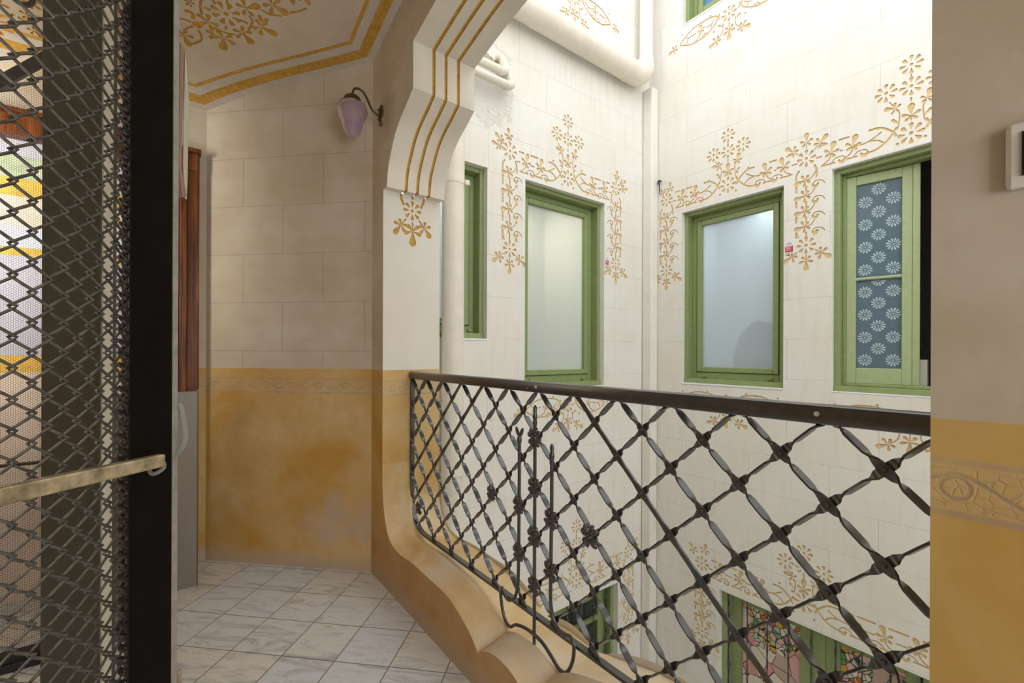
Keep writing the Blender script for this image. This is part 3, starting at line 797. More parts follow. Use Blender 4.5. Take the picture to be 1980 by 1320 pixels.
ob = []
c1 = (-2.395, 2.612)
ob += flower(c1, .062, 0) + crown(c1)[len(crown(c1)) * 0:0] + sprig((-2.36, 2.70), PI / 2, .10) + sprig((-2.43, 2.69), PI / 2 + .8, .085)
ob += column(-2.395, 2.612, 1.965, 1) + band(-2.395, -1.828, 2.585) + band(-1.262, -1.828, 2.585) + cluster(-1.828, 2.58, 1.0)
c2 = (-1.262, 2.60); ob += flower(c2, .062, 0) + sum([sprig(P2(c2, a, .115), a, .11) + stroke([P2(c2, a, .068), P2(c2, a, .1)], .007) for a in (PI / 2, PI / 2 + .85, PI / 2 - .8)], [])
ob += column(-1.262, 2.60, 1.98, 1) + band(-1.262, -.694, 2.585) + cluster(-.694, 2.56, 1.05) + band(-.126, -.694, 2.585)
ob += under(-1.836, .81, .47) + under(-.694, .80, .47) + under(-1.823, 3.975, .50)
c3 = (-2.04, -.585); ob += flower(c3, .062, 0) + crown(c3)[:0] + sum([sprig(P2(c3, a, .115), a, .11) for a in (PI / 2 - .2, PI / 2 + .7)], [])
ob += column(-2.035, -.585, -1.16, 1) + band(-2.04, -1.268, -.60, nspr=3) + band(-.50, -1.268, -.60, nspr=3) + cluster(-1.268, -.575, .88)
bm = bmesh.new()
incised(bm, rect(-VA, 4.6, -3.4, TOP), [rect(*WB[k]) for k in WB], ob)
for k in WB: reveal(bm, *WB[k], .16, 0, 0)
bmesh.ops.remove_doubles(bm, verts=[v for v in bm.verts if abs(v.co.y) < 1e-6], dist=1e-5)
tag(mesh_obj('wall_courtyard_back', bm, ['courtB', 'orn'], matrix=frameB(UB)), 'white courtyard wall with carved ochre flowers and three green windows', 'wall', kind='structure')
bm = bmesh.new(); incised(bm, rect(UO, UB, -3.4, 1.6), [], [])  # unseen wall lowered and moved back so more sky light enters
for f in bm.faces: f.normal_flip()
tag(mesh_obj('wall_courtyard_right', bm, 'outer', matrix=frameA(VCC)), 'plain unseen courtyard wall, set low and far back to admit sky light', 'wall', kind='structure')
bm = bmesh.new(); bm.faces.new([bm.verts.new(uvz(u, v, -2.6)) for u, v in ((UO, VCC), (UB, VCC), (UB, VA), (UO, VA))])  # unseen floor, raised and pale to bounce light up the walls
tag(mesh_obj('floor_courtyard', bm, 'outer'), 'unseen courtyard floor raised to bounce light upwards', 'floor', kind='structure')

# ================================================================== WINDOWS
def ring(bm, x0, x1, z0, z1, w, y0, y1, mi=0, bev=.004, wb=None, wt=None):
    wb = w if wb is None else wb; wt = w if wt is None else wt
    box(bm, x0, x0 + w, y0, y1, z0, z1, mi, bev); box(bm, x1 - w, x1, y0, y1, z0, z1, mi, bev)
    if wb: box(bm, x0 + w, x1 - w, y0, y1, z0, z0 + wb, mi, bev)
    if wt: box(bm, x0 + w, x1 - w, y0, y1, z1 - wt, z1, mi, bev)
def win_root(name, fm, x0, x1, z0, z1, label):
    return tag(empty(name, fm @ Matrix.Translation(((x0 + x1) / 2, .1, z0))), label, 'window', kind='structure')
def part(name, bm, mats, root, fm, label=None, smooth=None):
    """geometry given in wall coordinates, parented to the root"""
    o = mesh_obj(name, bm, mats, smooth=smooth); o.parent = root
    o.matrix_parent_inverse = root.matrix_world.inverted() @ fm
    if label: o['label'] = label
    return o
def room(root, fm, x0, x1, z0, z1, depth, blob=None, mat='room', lamp=0, col=(1, 1, 1)):
    bm = bmesh.new(); box(bm, x0 - .25, x1 + .25, .165, .165 + depth, z0 - .3, z1 + .3)
    bmesh.ops.delete(bm, geom=[f for f in bm.faces if abs(f.calc_center_median().y - .165) < 1e-4], context='FACES')
    part('room_lining', bm, mat, root, fm)
    if blob:
        bm = bmesh.new(); x, z, rx, rz = blob
        bmesh.ops.create_uvsphere(bm, u_segments=20, v_segments=12, radius=1)
        for v in bm.verts: v.co = Vector((x + v.co.x * rx, .33 + v.co.y * .13, z + v.co.z * rz))
        part('draped_cloth', bm, 'bluecloth', root, fm, smooth=60)
    if lamp:  # light added inside the unseen room to brighten the pane
        l = bpy.data.lights.new('pane_fill_light', 'AREA'); l.energy = lamp; l.size = .5; l.color = col
        o = bpy.data.objects.new('pane_fill_light', l); C.objects.link(o)
        o.matrix_world = fm @ Matrix.Translation(((x0 + x1) / 2, .165 + depth * .8, z1 + .24)); 
def fixed_window(name, fm, x0, x1, z0, z1, label, pane='frost', blob=None, lamp=6, col=(1, 1, 1), mat='room'):
    r = win_root(name, fm, x0, x1, z0, z1, label)
    bm = bmesh.new(); ring(bm, x0, x1, z0 + .045, z1, .032, .048, .16, wb=0); part('window_frame', bm, 'green', r, fm)
    bm = bmesh.new(); ring(bm, x0 + .032, x1 - .032, z0 + .05, z1 - .032, .046, .122, .16, wb=.06)
    part('fixed_frame', bm, 'green', r, fm)
    a0, a1, b0, b1 = x0 + .078, x1 - .078, z0 + .11, z1 - .078
    bm = bmesh.new(); ring(bm, a0 - .003, a1 + .003, b0 - .003, b1 + .003, .004, .117, .15, bev=0); part('dark_groove', bm, 'dark', r, fm)  # dark ring painting the shade in the groove around the sash
    bm = bmesh.new(); ring(bm, a0, a1, b0, b1, .044, .112, .155, bev=.007); part('sash', bm, 'green', r, fm)
    bm = bmesh.new(); box(bm, a0 + .04, a1 - .04, .143, .149, b0 + .04, b1 - .04); part('pane', bm, pane, r, fm)
    bm = bmesh.new()
    f = box(bm, x0 + .002, x1 - .002, .035, .13, z0 + .012, z0 + .052, 0, .003); part('sill', bm, 'green', r, fm)
    bm = bmesh.new(); box(bm, x0 + .002, x1 - .002, -.004, .16, z0 + .001, z0 + .014, 0, .002); part('ledge', bm, 'silver', r, fm)
    for q in (.16, .82):
        bm = bmesh.new(); xx = x0 + (x1 - x0) * q; box(bm, xx, xx + .035, .100, .125, z0 + .066, z0 + .082, 0, .003); part('drain_cap', bm, 'green', r, fm)
    room(r, fm, x0, x1, z0, z1, .9, blob, mat, lamp, col)
    return r
fA, fB = frameA(VA), frameB(UB)
fixed_window('window_1', fA, *WA['window_1'], 'narrow green window with a high sill half hidden by the drainpipe')
fixed_window('window_2', fA, *WA['window_2'], 'green window with a warm tinted frosted pane on the left courtyard wall', pane='frostwarm', lamp=24, col=(1, .78, .52))
fixed_window('window_3', fB, *WB['window_3'], 'green window with a blue grey shape behind its frosted pane', blob=(-1.72, 1.05, .22, .44), lamp=11, col=(.90, .95, 1.0))
fixed_window('window_5', fB, *WB['window_5'], 'green window with a blue pane at the top of the picture', pane='bluepane', lamp=4)
# window 4: casement ajar
x0, x1, z0, z1 = WB['window_4']
r4 = win_root('window_4', fB, x0, x1, z0, z1, 'pale green casement window standing ajar with flower etched panes')
bm = bmesh.new(); ring(bm, x0, x1, z0 + .04, z1, .035, .04, .16, wb=0); ring(bm, x0 + .035, x1 - .035, z0 + .045, z1 - .035, .022, .085, .16, wb=.02); part('window_frame', bm, 'green', r4, fB)
bm = bmesh.new(); box(bm, x0 + .002, x1 - .002, .03, .13, z0 + .01, z0 + .045, 0, .003); part('sill', bm, 'green', r4, fB)
bm = bmesh.new(); box(bm, x0 + .002, x1 - .002, .0, .16, z0 + .001, z0 + .010, 0, .002); part('ledge', bm, 'silver', r4, fB)
lw, lh = .375, z1 - z0 - .125
hinge = fB @ Matrix.Translation((x0 + .058, .09, z0 + .065)) @ Matrix.Rotation(math.radians(9.0), 4, 'Z')
def leafpart(n, bm, m, smooth=None):
    o = mesh_obj(n, bm, m, smooth=smooth); o.parent = lf; o.matrix_parent_inverse = Matrix.Identity(4); return o
lf_bm = bmesh.new()
box(lf_bm, 0, .052, 0, .04, 0, lh, 0, .004); box(lf_bm, lw - .088, lw - .036, 0, .04, 0, lh, 0, .004); box(lf_bm, lw - .036, lw, -.006, .034, 0, lh, 0, .004)
box(lf_bm, .052, lw - .088, 0, .04, 0, .105, 0, .004); box(lf_bm, .052, lw - .088, 0, .04, lh - .062, lh, 0, .004)
lf = mesh_obj('casement', lf_bm, 'palegreen'); lf.parent = r4; lf.matrix_parent_inverse = r4.matrix_world.inverted(); lf.matrix_basis = hinge
zm = .105 + (lh - .167) * .485
bm = bmesh.new(); tube(bm, [(.05, .012, zm), (lw - .086, .012, zm)], .011, 10); leafpart('glazing_bar', bm, 'palegreen', 50)
for za, zb in ((.105, zm - .006), (zm + .006, lh - .062)):
    bm = bmesh.new(); box(bm, .05, lw - .086, .018, .022, za, zb)
    xa, xb = .054, lw - .090; k = 0
    zz = za + .055; row = 0
    while zz < zb + .04:
        for cx in ((xa + .046, xb - .040) if row % 2 == 0 else (xa - .012, (xa + xb) / 2)):
            for a in range(12):
                an = 2 * PI * a / 12 + .26
                pp = [(cx + (q[0] - cx), q[1]) for q in petal((cx, zz), an, .011, .040, .0105)]
                if all(xa < q[0] < xb and za < q[1] < zb for q in pp):
                    f = bm.faces.new([bm.verts.new((q[0], .0172, q[1])) for q in pp]); f.material_index = 1
            pp = disc((cx, zz), .0055, 8)
            if all(xa < q[0] < xb and za < q[1] < zb for q in pp):
                f = bm.faces.new([bm.verts.new((q[0], .0172, q[1])) for q in pp]); f.material_index = 1
        zz += .076; row += 1
    leafpart('pane', bm, ['etchpane', 'etch'])
room(r4, fB, x0, x1, z0, z1, .9, None, 'dark')
bm = bmesh.new(); ring(bm, -.62, x1 - .058, z0 + .065, z1 - .06, .05, .11, .15, bev=.004); part('second_casement', bm, 'green', r4, fB)
bm = bmesh.new(); box(bm, -.70, -.645, .17, .2, 1.0, 1.17, 0, .003); part('inner_panel', bm, 'white', r4, fB)
# lower windows
def twisted_bar(bm, x, y, z0, z1, r=.008, twist=14, knob=.34):
    n = int((z1 - z0) / .02); prev = None
    for i in range(n + 1):
        z = z0 + (z1 - z0) * i / n; a = twist * (z - z0)
        ring_ = [bm.verts.new((x + r * math.cos(a + k * PI / 2), y + r * math.sin(a + k * PI / 2), z)) for k in range(4)]
        if prev:
            for k in range(4): bm.faces.new((prev[k], prev[(k + 1) % 4], ring_[(k + 1) % 4], ring_[k]))
        prev = ring_
    z = z0 + .2
    while z < z1:
        lathe(bm, [(.0, -.012), (.013, -.008), (.016, 0), (.013, .008), (0, .012)], 8, (x, y, z)); z += knob
x0, x1, z0, z1 = WA['window_6']
r6 = win_root('window_6', fA, x0, x1, z0, z1, 'green window with dark panes and iron bars one floor below on the left wall')
bm = bmesh.new(); ring(bm, x0, x1, z0, z1, .04, .05, .16); part('window_frame', bm, 'green', r6, fA)
bm = bmesh.new(); ring(bm, x0 + .04, x1 - .04, z0 + .04, z1 - .04, .095, .115, .155); box(bm, x0 + .13, x1 - .13, .118, .15, z1 - .34, z1 - .30, 0, .004); part('sash', bm, 'green', r6, fA)
bm = bmesh.new(); box(bm, x0 + .13, x1 - .13, .14, .146, z0 + .13, z1 - .13); part('pane', bm, 'clear', r6, fA)
for q in range(6):
    bm = bmesh.new(); twisted_bar(bm, x0 + .10 + q * (x1 - x0 - .16) / 5, .085, z0 + .01, z1 - .02); part('iron_bar', bm, 'iron', r6, fA)
room(r6, fA, x0, x1, z0, z1, .8, None, 'dark')
x0, x1, z0, z1 = WB['window_7']
r7 = win_root('window_7', fB, x0, x1, z0, z1, 'green double window of coloured leaded glass one floor below on the back wall')
bm = bmesh.new(); ring(bm, x0, x1, z0, z1, .038, .045, .16, wt=.03); box(bm, -1.305 + .06, -1.305 + .14, .10, .16, z0, z1 - .03, 0, .004); part('window_frame', bm, 'green', r7, fB)
for a, b in ((x0 + .046, -1.245), (-1.165, x1 - .046)):
    bm = bmesh.new(); ring(bm, a, b, z0 + .04, z1 - .036, .085, .105, .15, wt=.05); s7 = part('casement', bm, 'green', r7, fB)
    bm = bmesh.new(); box(bm, a + .08, b - .08, .13, .137, z0 + .12, z1 - .08); part('leaded_pane', bm, 'stained', r7, fB)
for q in range(9):
    bm = bmesh.new(); twisted_bar(bm, x0 + .045 + q * .149, .07, z0 + .01, z1 - .02, .0065); part('iron_bar', bm, 'iron', r7, fB)

# ================================================================== RAILING
fR = frameB(UR)
rail = tag(empty('railing', fR @ Matrix.Translation((-VM, 0, .262))), 'black wrought iron balcony railing of twisted lattice bars with iron flowers', 'railing')
XC = -VM; PX, PZ = .0876, .0868
ZT0 = 1.0785
def rpart(name, bm, smooth=None, mat='iron', label=None, parent=None):
    o = mesh_obj(name, bm, mat, smooth=smooth)
    if parent is None:
        o.parent = rail; o.matrix_parent_inverse = rail.matrix_world.inverted() @ fR
    else:
        o.parent = parent
    if label: o['label'] = label
    return o
def sweep_rect(bm, pts, w, t, side=Vector((0, 1, 0))):
    """flat bar along pts: width w along 'side', thickness t in the plane of the path"""
    prev = None; pts = [Vector(p) for p in pts]
    for i, p in enumerate(pts):
        d = (pts[min(i + 1, len(pts) - 1)] - pts[max(i - 1, 0)]).normalized(); n = d.cross(side).normalized()
        rg = [bm.verts.new(p + side * (a * w / 2) + n * (b * t / 2)) for a, b in ((-1, -1), (1, -1), (1, 1), (-1, 1))]
        if prev:
            for k in range(4): bm.faces.new((prev[k], prev[(k + 1) % 4], rg[(k + 1) % 4], rg[k]))
        else: bm.faces.new(rg[::-1])
        prev = rg
    bm.faces.new(prev)
bm = bmesh.new(); box(bm, XC - 1.051, XC + 1.051, -.02, .02, 1.062, 1.101, 0, .008)
for xx in (-1.235, -.16):
    bmesh.ops.create_uvsphere(bm, u_segments=8, v_segments=6, radius=.0045, matrix=Matrix.Translation((xx, -.020, 1.076)))
rpart('handrail', bm, 40)
for xx in (-1.19, -.335):  # white beads painting the light seen through drilled holes
    bm = bmesh.new(); bmesh.ops.create_uvsphere(bm, u_segments=10, v_segments=8, radius=.0055, matrix=Matrix.Translation((xx, -.0195, 1.083)) @ Matrix.Diagonal((1, .5, 1, 1))); rpart('bolt_or_light_dot', bm, 60, 'paper', 'pale dot painting light through a drilled hole')
bm = bmesh.new()
cor = [(XC - 1.044, 0, 1.065), (XC - 1.044, 0, .47), (XC - 1.040, 0, .41), (XC - 1.02, 0, .355), (XC - .985, 0, .31), (XC - .93, 0, .278), (XC - .87, 0, .270)]
left = [Vector(p) for p in cor[:2]] + smooth_path(cor[1:], 4)[1:]
sweep_rect(bm, left + [Vector((2 * XC - p.x, 0, p.z)) for p in left[::-1]], .022, .011)
rpart('frame_bar', bm, 40)
def zfloor(x):
    w = abs(x - XC)
    for (xa, _, za), (xb, _, zb) in zip(cor[1:], cor[2:]):
        wa, wb = XC - xa, XC - xb
        if wb <= w <= wa: return za + (zb - za) * (wa - w) / (wa - wb)
    return .270
def lattice(kind, k, phimax):
    sgn = -1 if kind == 'D' else 1            # dz per dx
    # nodes along the bar: a from -12..12, b with a+b even;  D: b = a + 2k   U: b = 2k - a
    bm = bmesh.new(); path = []
    n = 12; s0 = None
    a = -12.0
    while a <= 12.0001:
        b = a + 2 * k if kind == 'D' else 2 * k - a
        x = XC + PX * a; z = ZT0 - PZ * b
        if b >= -.10 and z >= zfloor(x): path.append((a, b, x, z))
        a += 1 / n
    if len(path) < 6: return None
    y = -.0032 if kind == 'D' else .0032
    t = Vector((PX, 0, sgn * PZ)).normalized(); pv = Vector((1, 0, 1)).normalized() if kind == 'D' else Vector((1, 0, -1)).normalized()
    pv = (pv - t * pv.dot(t)).normalized(); nv = Vector((0, -1, 0))
    blast = max(p[1] for p in path)
    wd, th = .0190, .0046
    prev = None
    for a, b, x, z in path:
        fr = abs(b - round(b)); 
        f = min(1, max(0, (fr - .06) / .27)); f = f * f * (3 - 2 * f)
        if b > math.floor(9.31) - .0 and b > 8.95: f = 0
        ph = phimax * f
        wv = pv * math.cos(ph) + nv * math.sin(ph); nn_ = nv * math.cos(ph) - pv * math.sin(ph)
        c = Vector((x, y, z)); bow = .0016 * math.sin(2 * PI * b)
        ww = wd * (1 - .06 * math.sin(PI * fr * 2))
        rg = [bm.verts.new(c + pv * bow * 0 + wv * (i * ww / 2) + nn_ * (j * th / 2)) for i, j in ((-1, -1), (1, -1), (1, 1), (-1, 1))]
        if prev:
            for q in range(4): bm.faces.new((prev[q], prev[(q + 1) % 4], rg[(q + 1) % 4], rg[q]))
        else: bm.faces.new(rg[::-1])
        prev = rg
    bm.faces.new(prev)
    if kind == 'D':        # rivets at the crossings
        for a, b, x, z in path:
            if abs(b - round(b)) < .02 and (round(a) + round(b)) % 2 == 0 and b > .5:
                bmesh.ops.create_uvsphere(bm, u_segments=8, v_segments=6, radius=.0050, matrix=Matrix.Translation((x, y - .0032, z)) @ Matrix.Diagonal((1, .7, 1, 1)))
    bmesh.ops.recalc_face_normals(bm, faces=bm.faces[:])
    return rpart('lattice_bar', bm, 50)
random.seed(3)
for k in range(-6, 11):
    lattice('D', k, math.radians(20 if k == -1 else random.uniform(98, 110)))
KU = (-3, -2)
for k in range(-6, 11):
    lattice('U', k, math.radians(14 if k in KU else random.uniform(98, 110)))
def iron_flower(x, z, R=.030, y=-.020, rot=0):
    R *= 1.16
    bm = bmesh.new()
    for k in range(4):
        for da in (-.27, .27):
            an = rot + PI / 4 + k * PI / 2 + da
            m = (Matrix.Translation((x, y, z)) @ Matrix.Rotation(-an, 4, 'Y') @ Matrix.Translation((R * .66, -.003, 0)) @ Matrix.Rotation(.35, 4, 'Z') @ Matrix.Diagonal((R * .42, R * .17, R * .235, 1)))
            bmesh.ops.create_uvsphere(bm, u_segments=10, v_segments=7, radius=1, matrix=m)
    bmesh.ops.create_uvsphere(bm, u_segments=10, v_segments=7, radius=1, matrix=Matrix.Translation((x, y - .002, z)) @ Matrix.Diagonal((R * .36, R * .3, R * .36, 1)))
    return rpart('iron_flower', bm, 60)
for q, (w, b, R) in enumerate(((0, 2, .032), (0, 4, .031), (0, 6, .032), (0, 8, .029), (1, 5, .029), (1, 7, .029), (-1, 5, .031), (-1, 7, .032), (3, 5, .027), (-3, 5, .033))):
    iron_flower(XC - w * PX, ZT0 - PZ * b, R, rot=random.uniform(-.2, .2))
iron_flower(XC - .935, .395, .03, -.012); iron_flower(XC + .935, .395, .03, -.012)
YF = -.017
def upright(pts, tip):
    bm = bmesh.new(); tube(bm, smooth_path([(XC - w, YF, z) for w, z in pts], 5), .0062, 10)
    w0, z0 = pts[0]
    if tip == 'bud':
        lathe(bm, [(0, .03), (.005, .026), (.0075, .016), (.006, .004), (.0085, -.006), (.0095, -.014), (.0065, -.024), (.009, -.032), (.0062, -.044)], 10, (XC - w0, YF, z0))
    else:
        for sg in (-1, 1):
            bmesh.ops.create_uvsphere(bm, u_segments=10, v_segments=7, radius=1, matrix=Matrix.Translation((XC - w0 + sg * .012, YF, z0 + .022)) @ Matrix.Rotation(sg * .5, 4, 'Y') @ Matrix.Diagonal((.0085, .005, .02, 1)))
        lathe(bm, [(.005, .01), (.009, 0), (.009, -.012), (.0062, -.02)], 10, (XC - w0, YF, z0))
    bmesh.ops.recalc_face_normals(bm, faces=bm.faces[:])
    rpart('upright', bm, 50)
upright([(0, .99), (0, .80), (0, .40), (0, .178)], 'bud')
upright([(.088, .89), (.088, .70), (.090, .48), (.092, .385), (.098, .33), (.118, .288), (.150, .268), (.178, .278), (.196, .300)], 'leaf')
upright([(-.088, .868), (-.088, .68), (-.084, .42), (-.088, .345), (-.108, .302), (-.145, .288), (-.178, .296), (-.196, .276)], 'bud')
bm = bmesh.new()
bow = [(.197, .285), (.193, .25), (.178, .205), (.155, .178), (.130, .178), (.10, .200), (.05, .214), (.0, .217), (-.05, .210), (-.095, .188), (-.13, .168), (-.160, .172), (-.182, .20), (-.196, .24), (-.199, .28)]
tube(bm, smooth_path([(XC - w, YF - .004, z) for w, z in bow], 4), .0062, 10)
rpart('scroll_bar', bm, 60)

# ================================================================== THINGS ON THE COURTYARD WALLS
def thing(name, label, cat, matrix, group=None):
    return tag(empty(name, matrix), label, cat, group)
def tpart(name, bm, mat, root, matrix, smooth=None, label=None, parent=None):
    o = mesh_obj(name, bm, mat, smooth=smooth)
    if parent is None: o.parent = root; o.matrix_parent_inverse = root.matrix_world.inverted() @ matrix
    else: o.parent = parent; o.matrix_parent_inverse = Matrix.Identity(4)
    if label: o['label'] = label
    return o
# drainpipe beside the pier
t = thing('drainpipe', 'cream vertical drainpipe beside the arch pier with a clamp', 'pipe', fA @ Matrix.Translation((1.431, -.080, -3.4)))
bm = bmesh.new(); tube(bm, [(1.431, -.080, -3.4), (1.431, -.080, 3.5)], .071, 24); tpart('pipe', bm, 'pipe', t, fA, 60)
for z in (2.29, -1.2):
    bm = bmesh.new(); tube(bm, [(1.431, -.080, z - .011), (1.431, -.080, z + .011)], .0745, 24); box(bm, 1.48, 1.512, -.15, -.125, z - .016, z + .016, 0, .003); tpart('clamp', bm, 'pipe', t, fA, 50)
for z in (.43, .33):
    bm = bmesh.new(); tube(bm, [(1.431, -.080, z - .006), (1.431, -.080, z + .006)], .0765, 24); tpart('collar', bm, 'pipe', t, fA, 50)
# large pipe across the left wall, turning up into the corner
t = thing('waste_pipe', 'thick cream pipe crossing the left wall above the windows and turning up in the corner', 'pipe', fA @ Matrix.Translation((3.37, -.11, 3.665)))
bm = bmesh.new()
pp = [(1.21, -.11, 3.66), (3.24, -.11, 3.67)] + [tuple(Vector((3.24, -.11, 3.80)) + Vector((.13 * math.sin(a), 0, -.13 * math.cos(a)))) for a in (.4, .8, 1.2)]
tube(bm, pp + [(3.372, -.11, 3.80)], .09, 22, rads=[.09, .09, .093, .093, .093, .085]); tpart('pipe', bm, 'pipe', t, fA, 60)
bm = bmesh.new(); tube(bm, [(3.41, -.10, 3.80), (3.42, -.10, 5.9)], .058, 18); tpart('riser', bm, 'duct', t, fA, 60)
bm = bmesh.new(); tube(bm, [(3.405, -.10, 3.78), (3.408, -.10, 3.87)], .068, 18); tpart('collar', bm, 'duct', t, fA, 50)
bm = bmesh.new(); tube(bm, [(3.10, -.11, 3.67), (3.16, -.11, 3.67)], .095, 22); tpart('collar', bm, 'pipe', t, fA, 50)
# square duct in the corner
bm = bmesh.new(); box(bm, UB - .105, UB - .005, -.105, -.004, -3.4, 3.66, 0, .012)
tag(mesh_obj('corner_duct', bm, 'duct', matrix=fA), 'cream square duct running down the corner between the two courtyard walls', 'duct')
# pair of small pipes
t = thing('overflow_pipe', 'pair of thin cream pipes ending in an elbow high on the left wall', 'pipe', fA @ Matrix.Translation((1.62, -.05, 3.1)))
def elbow(p0, p1, up, r=.028):
    bm = bmesh.new(); p0, p1 = Vector(p0), Vector(p1)
    d = (p1 - p0).normalized()
    arc = [p1 + d * (.05 * math.sin(a)) + Vector(up) * (.05 * (1 - math.cos(a))) for a in (.35, .7, 1.05, 1.4, 1.57)]
    tube(bm, [p0, p1] + arc + [arc[-1] + Vector(up) * .035], r, 14)
    tube(bm, [p1 - d * .012, p1 + d * .012], r * 1.16, 14); return bm
tpart('pipe', elbow((1.515, -.085, 3.155), (1.80, -.085, 3.155), (0, .35, .94)), 'pipe', t, fA, 60)
tpart('pipe', elbow((1.515, -.10, 3.06), (1.84, -.10, 3.06), (0, .3, .95)), 'pipe', t, fA, 60)
bm = bmesh.new(); tube(bm, smooth_path([(1.885, -.07, 3.12), (1.885, -.05, 3.20), (1.84, -.04, 3.27), (1.78, -.03, 3.275), (1.745, -.03, 3.235)], 5), .028, 14); tpart('return_bend', bm, 'pipe', t, fA, 60)
bm = bmesh.new(); tube(bm, smooth_path([(1.84, -.05, 3.20), (1.83, -.045, 3.265), (1.78, -.03, 3.295), (1.72, -.028, 3.25)], 5), .026, 14); tpart('return_bend', bm, 'pipe', t, fA, 60)
# stickers
def sticker(fm, x, z, w, h, label):
    t = thing('sticker', label, 'sticker', fm @ Matrix.Translation((x, -.002, z)), None)
    bm = bmesh.new(); box(bm, x - w / 2, x + w / 2, -.002, .0005, z - h / 2, z + h / 2); tpart('backing', bm, 'paper', t, fm)
    bm = bmesh.new(); box(bm, x - w / 2 + .003, x + w / 2 - .003, -.003, -.001, z - h * .34, z + h * .10); tpart('red_panel', bm, 'red', t, fm)
    for q in range(3):
        bm = bmesh.new(); box(bm, x - w * .36, x + w * (.30 - .12 * (q % 2)), -.0036, -.0024, z + h * (.03 - .11 * q) - h * .02, z + h * (.03 - .11 * q) + h * .012)
        tpart('print', bm, 'paper', t, fm)
    for a, b, c in ((.3, .22, .27), (.2, .32, .37), (.3, -.44, -.39)):
        bm = bmesh.new(); box(bm, x - w * a, x + w * a, -.0034, -.001, z + h * b, z + h * c); tpart('print', bm, 'greyink', t, fm)
sticker(fA, 3.003, 2.004, .046, .082, 'small red and white sticker beside the warm tinted window on the left wall')
sticker(fB, -1.372, 1.985, .058, .098, 'small red and white sticker between the two windows on the back wall')
bm = bmesh.new(); tube(bm, smooth_path([(-2.455, 0, 2.80), (-2.455, -.03, 2.80), (-2.455, -.045, 2.78), (-2.455, -.035, 2.762)], 4), .007, 8); tube(bm, [(-2.455, -.03, 2.80), (-2.455, -.02, 2.68)], .004, 6)
tag(mesh_obj('wall_hook', bm, 'black', matrix=fB, smooth=50), 'tiny black hook on the back courtyard wall beside the corner duct', 'hook')

# ================================================================== LANDING: LAMP AND SWITCH
fW = frameB(UW)
lampx = -2.275
t = thing('wall_lamp', 'brass wall lamp with a lilac frosted glass acorn shade', 'lamp', fW @ Matrix.Translation((lampx, 0, 2.44)))
bm = bmesh.new()
rr = []
for d, k in ((0, 1), (-.008, .92), (-.013, .5)):
    rr.append([bm.verts.new((lampx + .027 * k * math.cos(a), d, 2.442 + (.052 + (.006 if abs(math.sin(a)) > .95 else 0)) * k * math.sin(a))) for a in [2 * PI * i / 24 for i in range(24)]])
for a, b in zip(rr, rr[1:]):
    for k in range(24): bm.faces.new((a[k], a[(k + 1) % 24], b[(k + 1) % 24], b[k]))
bm.faces.new(rr[-1])
for z in (2.418, 2.468): bmesh.ops.create_uvsphere(bm, u_segments=8, v_segments=6, radius=.0055, matrix=Matrix.Translation((lampx, -.017, z)))
bmesh.ops.recalc_face_normals(bm, faces=bm.faces[:])
tpart('back_plate', bm, 'brass', t, fW, 50)
bm = bmesh.new(); LD = -.152
tube(bm, smooth_path([(lampx, -.008, 2.437), (lampx, -.03, 2.442), (lampx, -.055, 2.462), (lampx, -.075, 2.50), (lampx, -.098, 2.532), (lampx, -.125, 2.540), (lampx, -.146, 2.526), (lampx, LD, 2.495)], 6), .0058, 10)
tpart('arm', bm, 'brass', t, fW, 60)
bm = bmesh.new(); lathe(bm, [(.001, 2.498), (.02, 2.496), (.036, 2.486), (.045, 2.470), (.048, 2.458), (.046, 2.456)], 24, (lampx, LD, 0)); 
for k in range(3):
    a = 2 * PI * k / 3 + .4; bmesh.ops.create_uvsphere(bm, u_segments=6, v_segments=5, radius=.005, matrix=Matrix.Translation((lampx + .052 * math.cos(a), LD + .052 * math.sin(a), 2.461)))
tpart('shade_holder', bm, 'brass', t, fW, 50)
bm = bmesh.new()
def bumps(a, z): return 1 + (.05 * max(0, math.cos(6 * a)) if z < 2.415 and z > 2.33 else 0)
lathe(bm, [(.044, 2.460), (.056, 2.452), (.066, 2.440), (.071, 2.425), (.072, 2.412), (.068, 2.396), (.059, 2.380), (.053, 2.366), (.050, 2.35), (.047, 2.335), (.041, 2.318), (.031, 2.302), (.020, 2.290), (.010, 2.281), (.005, 2.272), (.0008, 2.268)], 36, (lampx, LD, 0), bumps)
for k in range(10):
    a = 2 * PI * k / 10; bmesh.ops.create_uvsphere(bm, u_segments=10, v_segments=8, radius=.0125, matrix=Matrix.Translation((lampx + .060 * math.cos(a), LD + .060 * math.sin(a), 2.436)))
tpart('glass_shade', bm, 'shade', t, fW, 60, 'lilac frosted glass shade')
t = thing('light_switch', 'white square light switch on the near plaster wall', 'switch', fW @ Matrix.Translation((-.03, 0, 1.456)))
bm = bmesh.new(); box(bm, -.0735, .011, -.011, 0, 1.4135, 1.498, 0, .006); tpart('cover_plate', bm, 'white', t, fW)
bm = bmesh.new(); ring(bm, -.0585, -.004, 1.428, 1.484, .0025, -.0125, -.010, bev=0); tpart('rocker_gap', bm, 'black', t, fW)
bm = bmesh.new(); box(bm, -.056, -.0065, -.0155, -.009, 1.4305, 1.4815, 0, .003); tpart('rocker', bm, 'white', t, fW)

# ================================================================== LEFT SIDE: DOOR, LIFT CAGE
fL = frameA(VL)
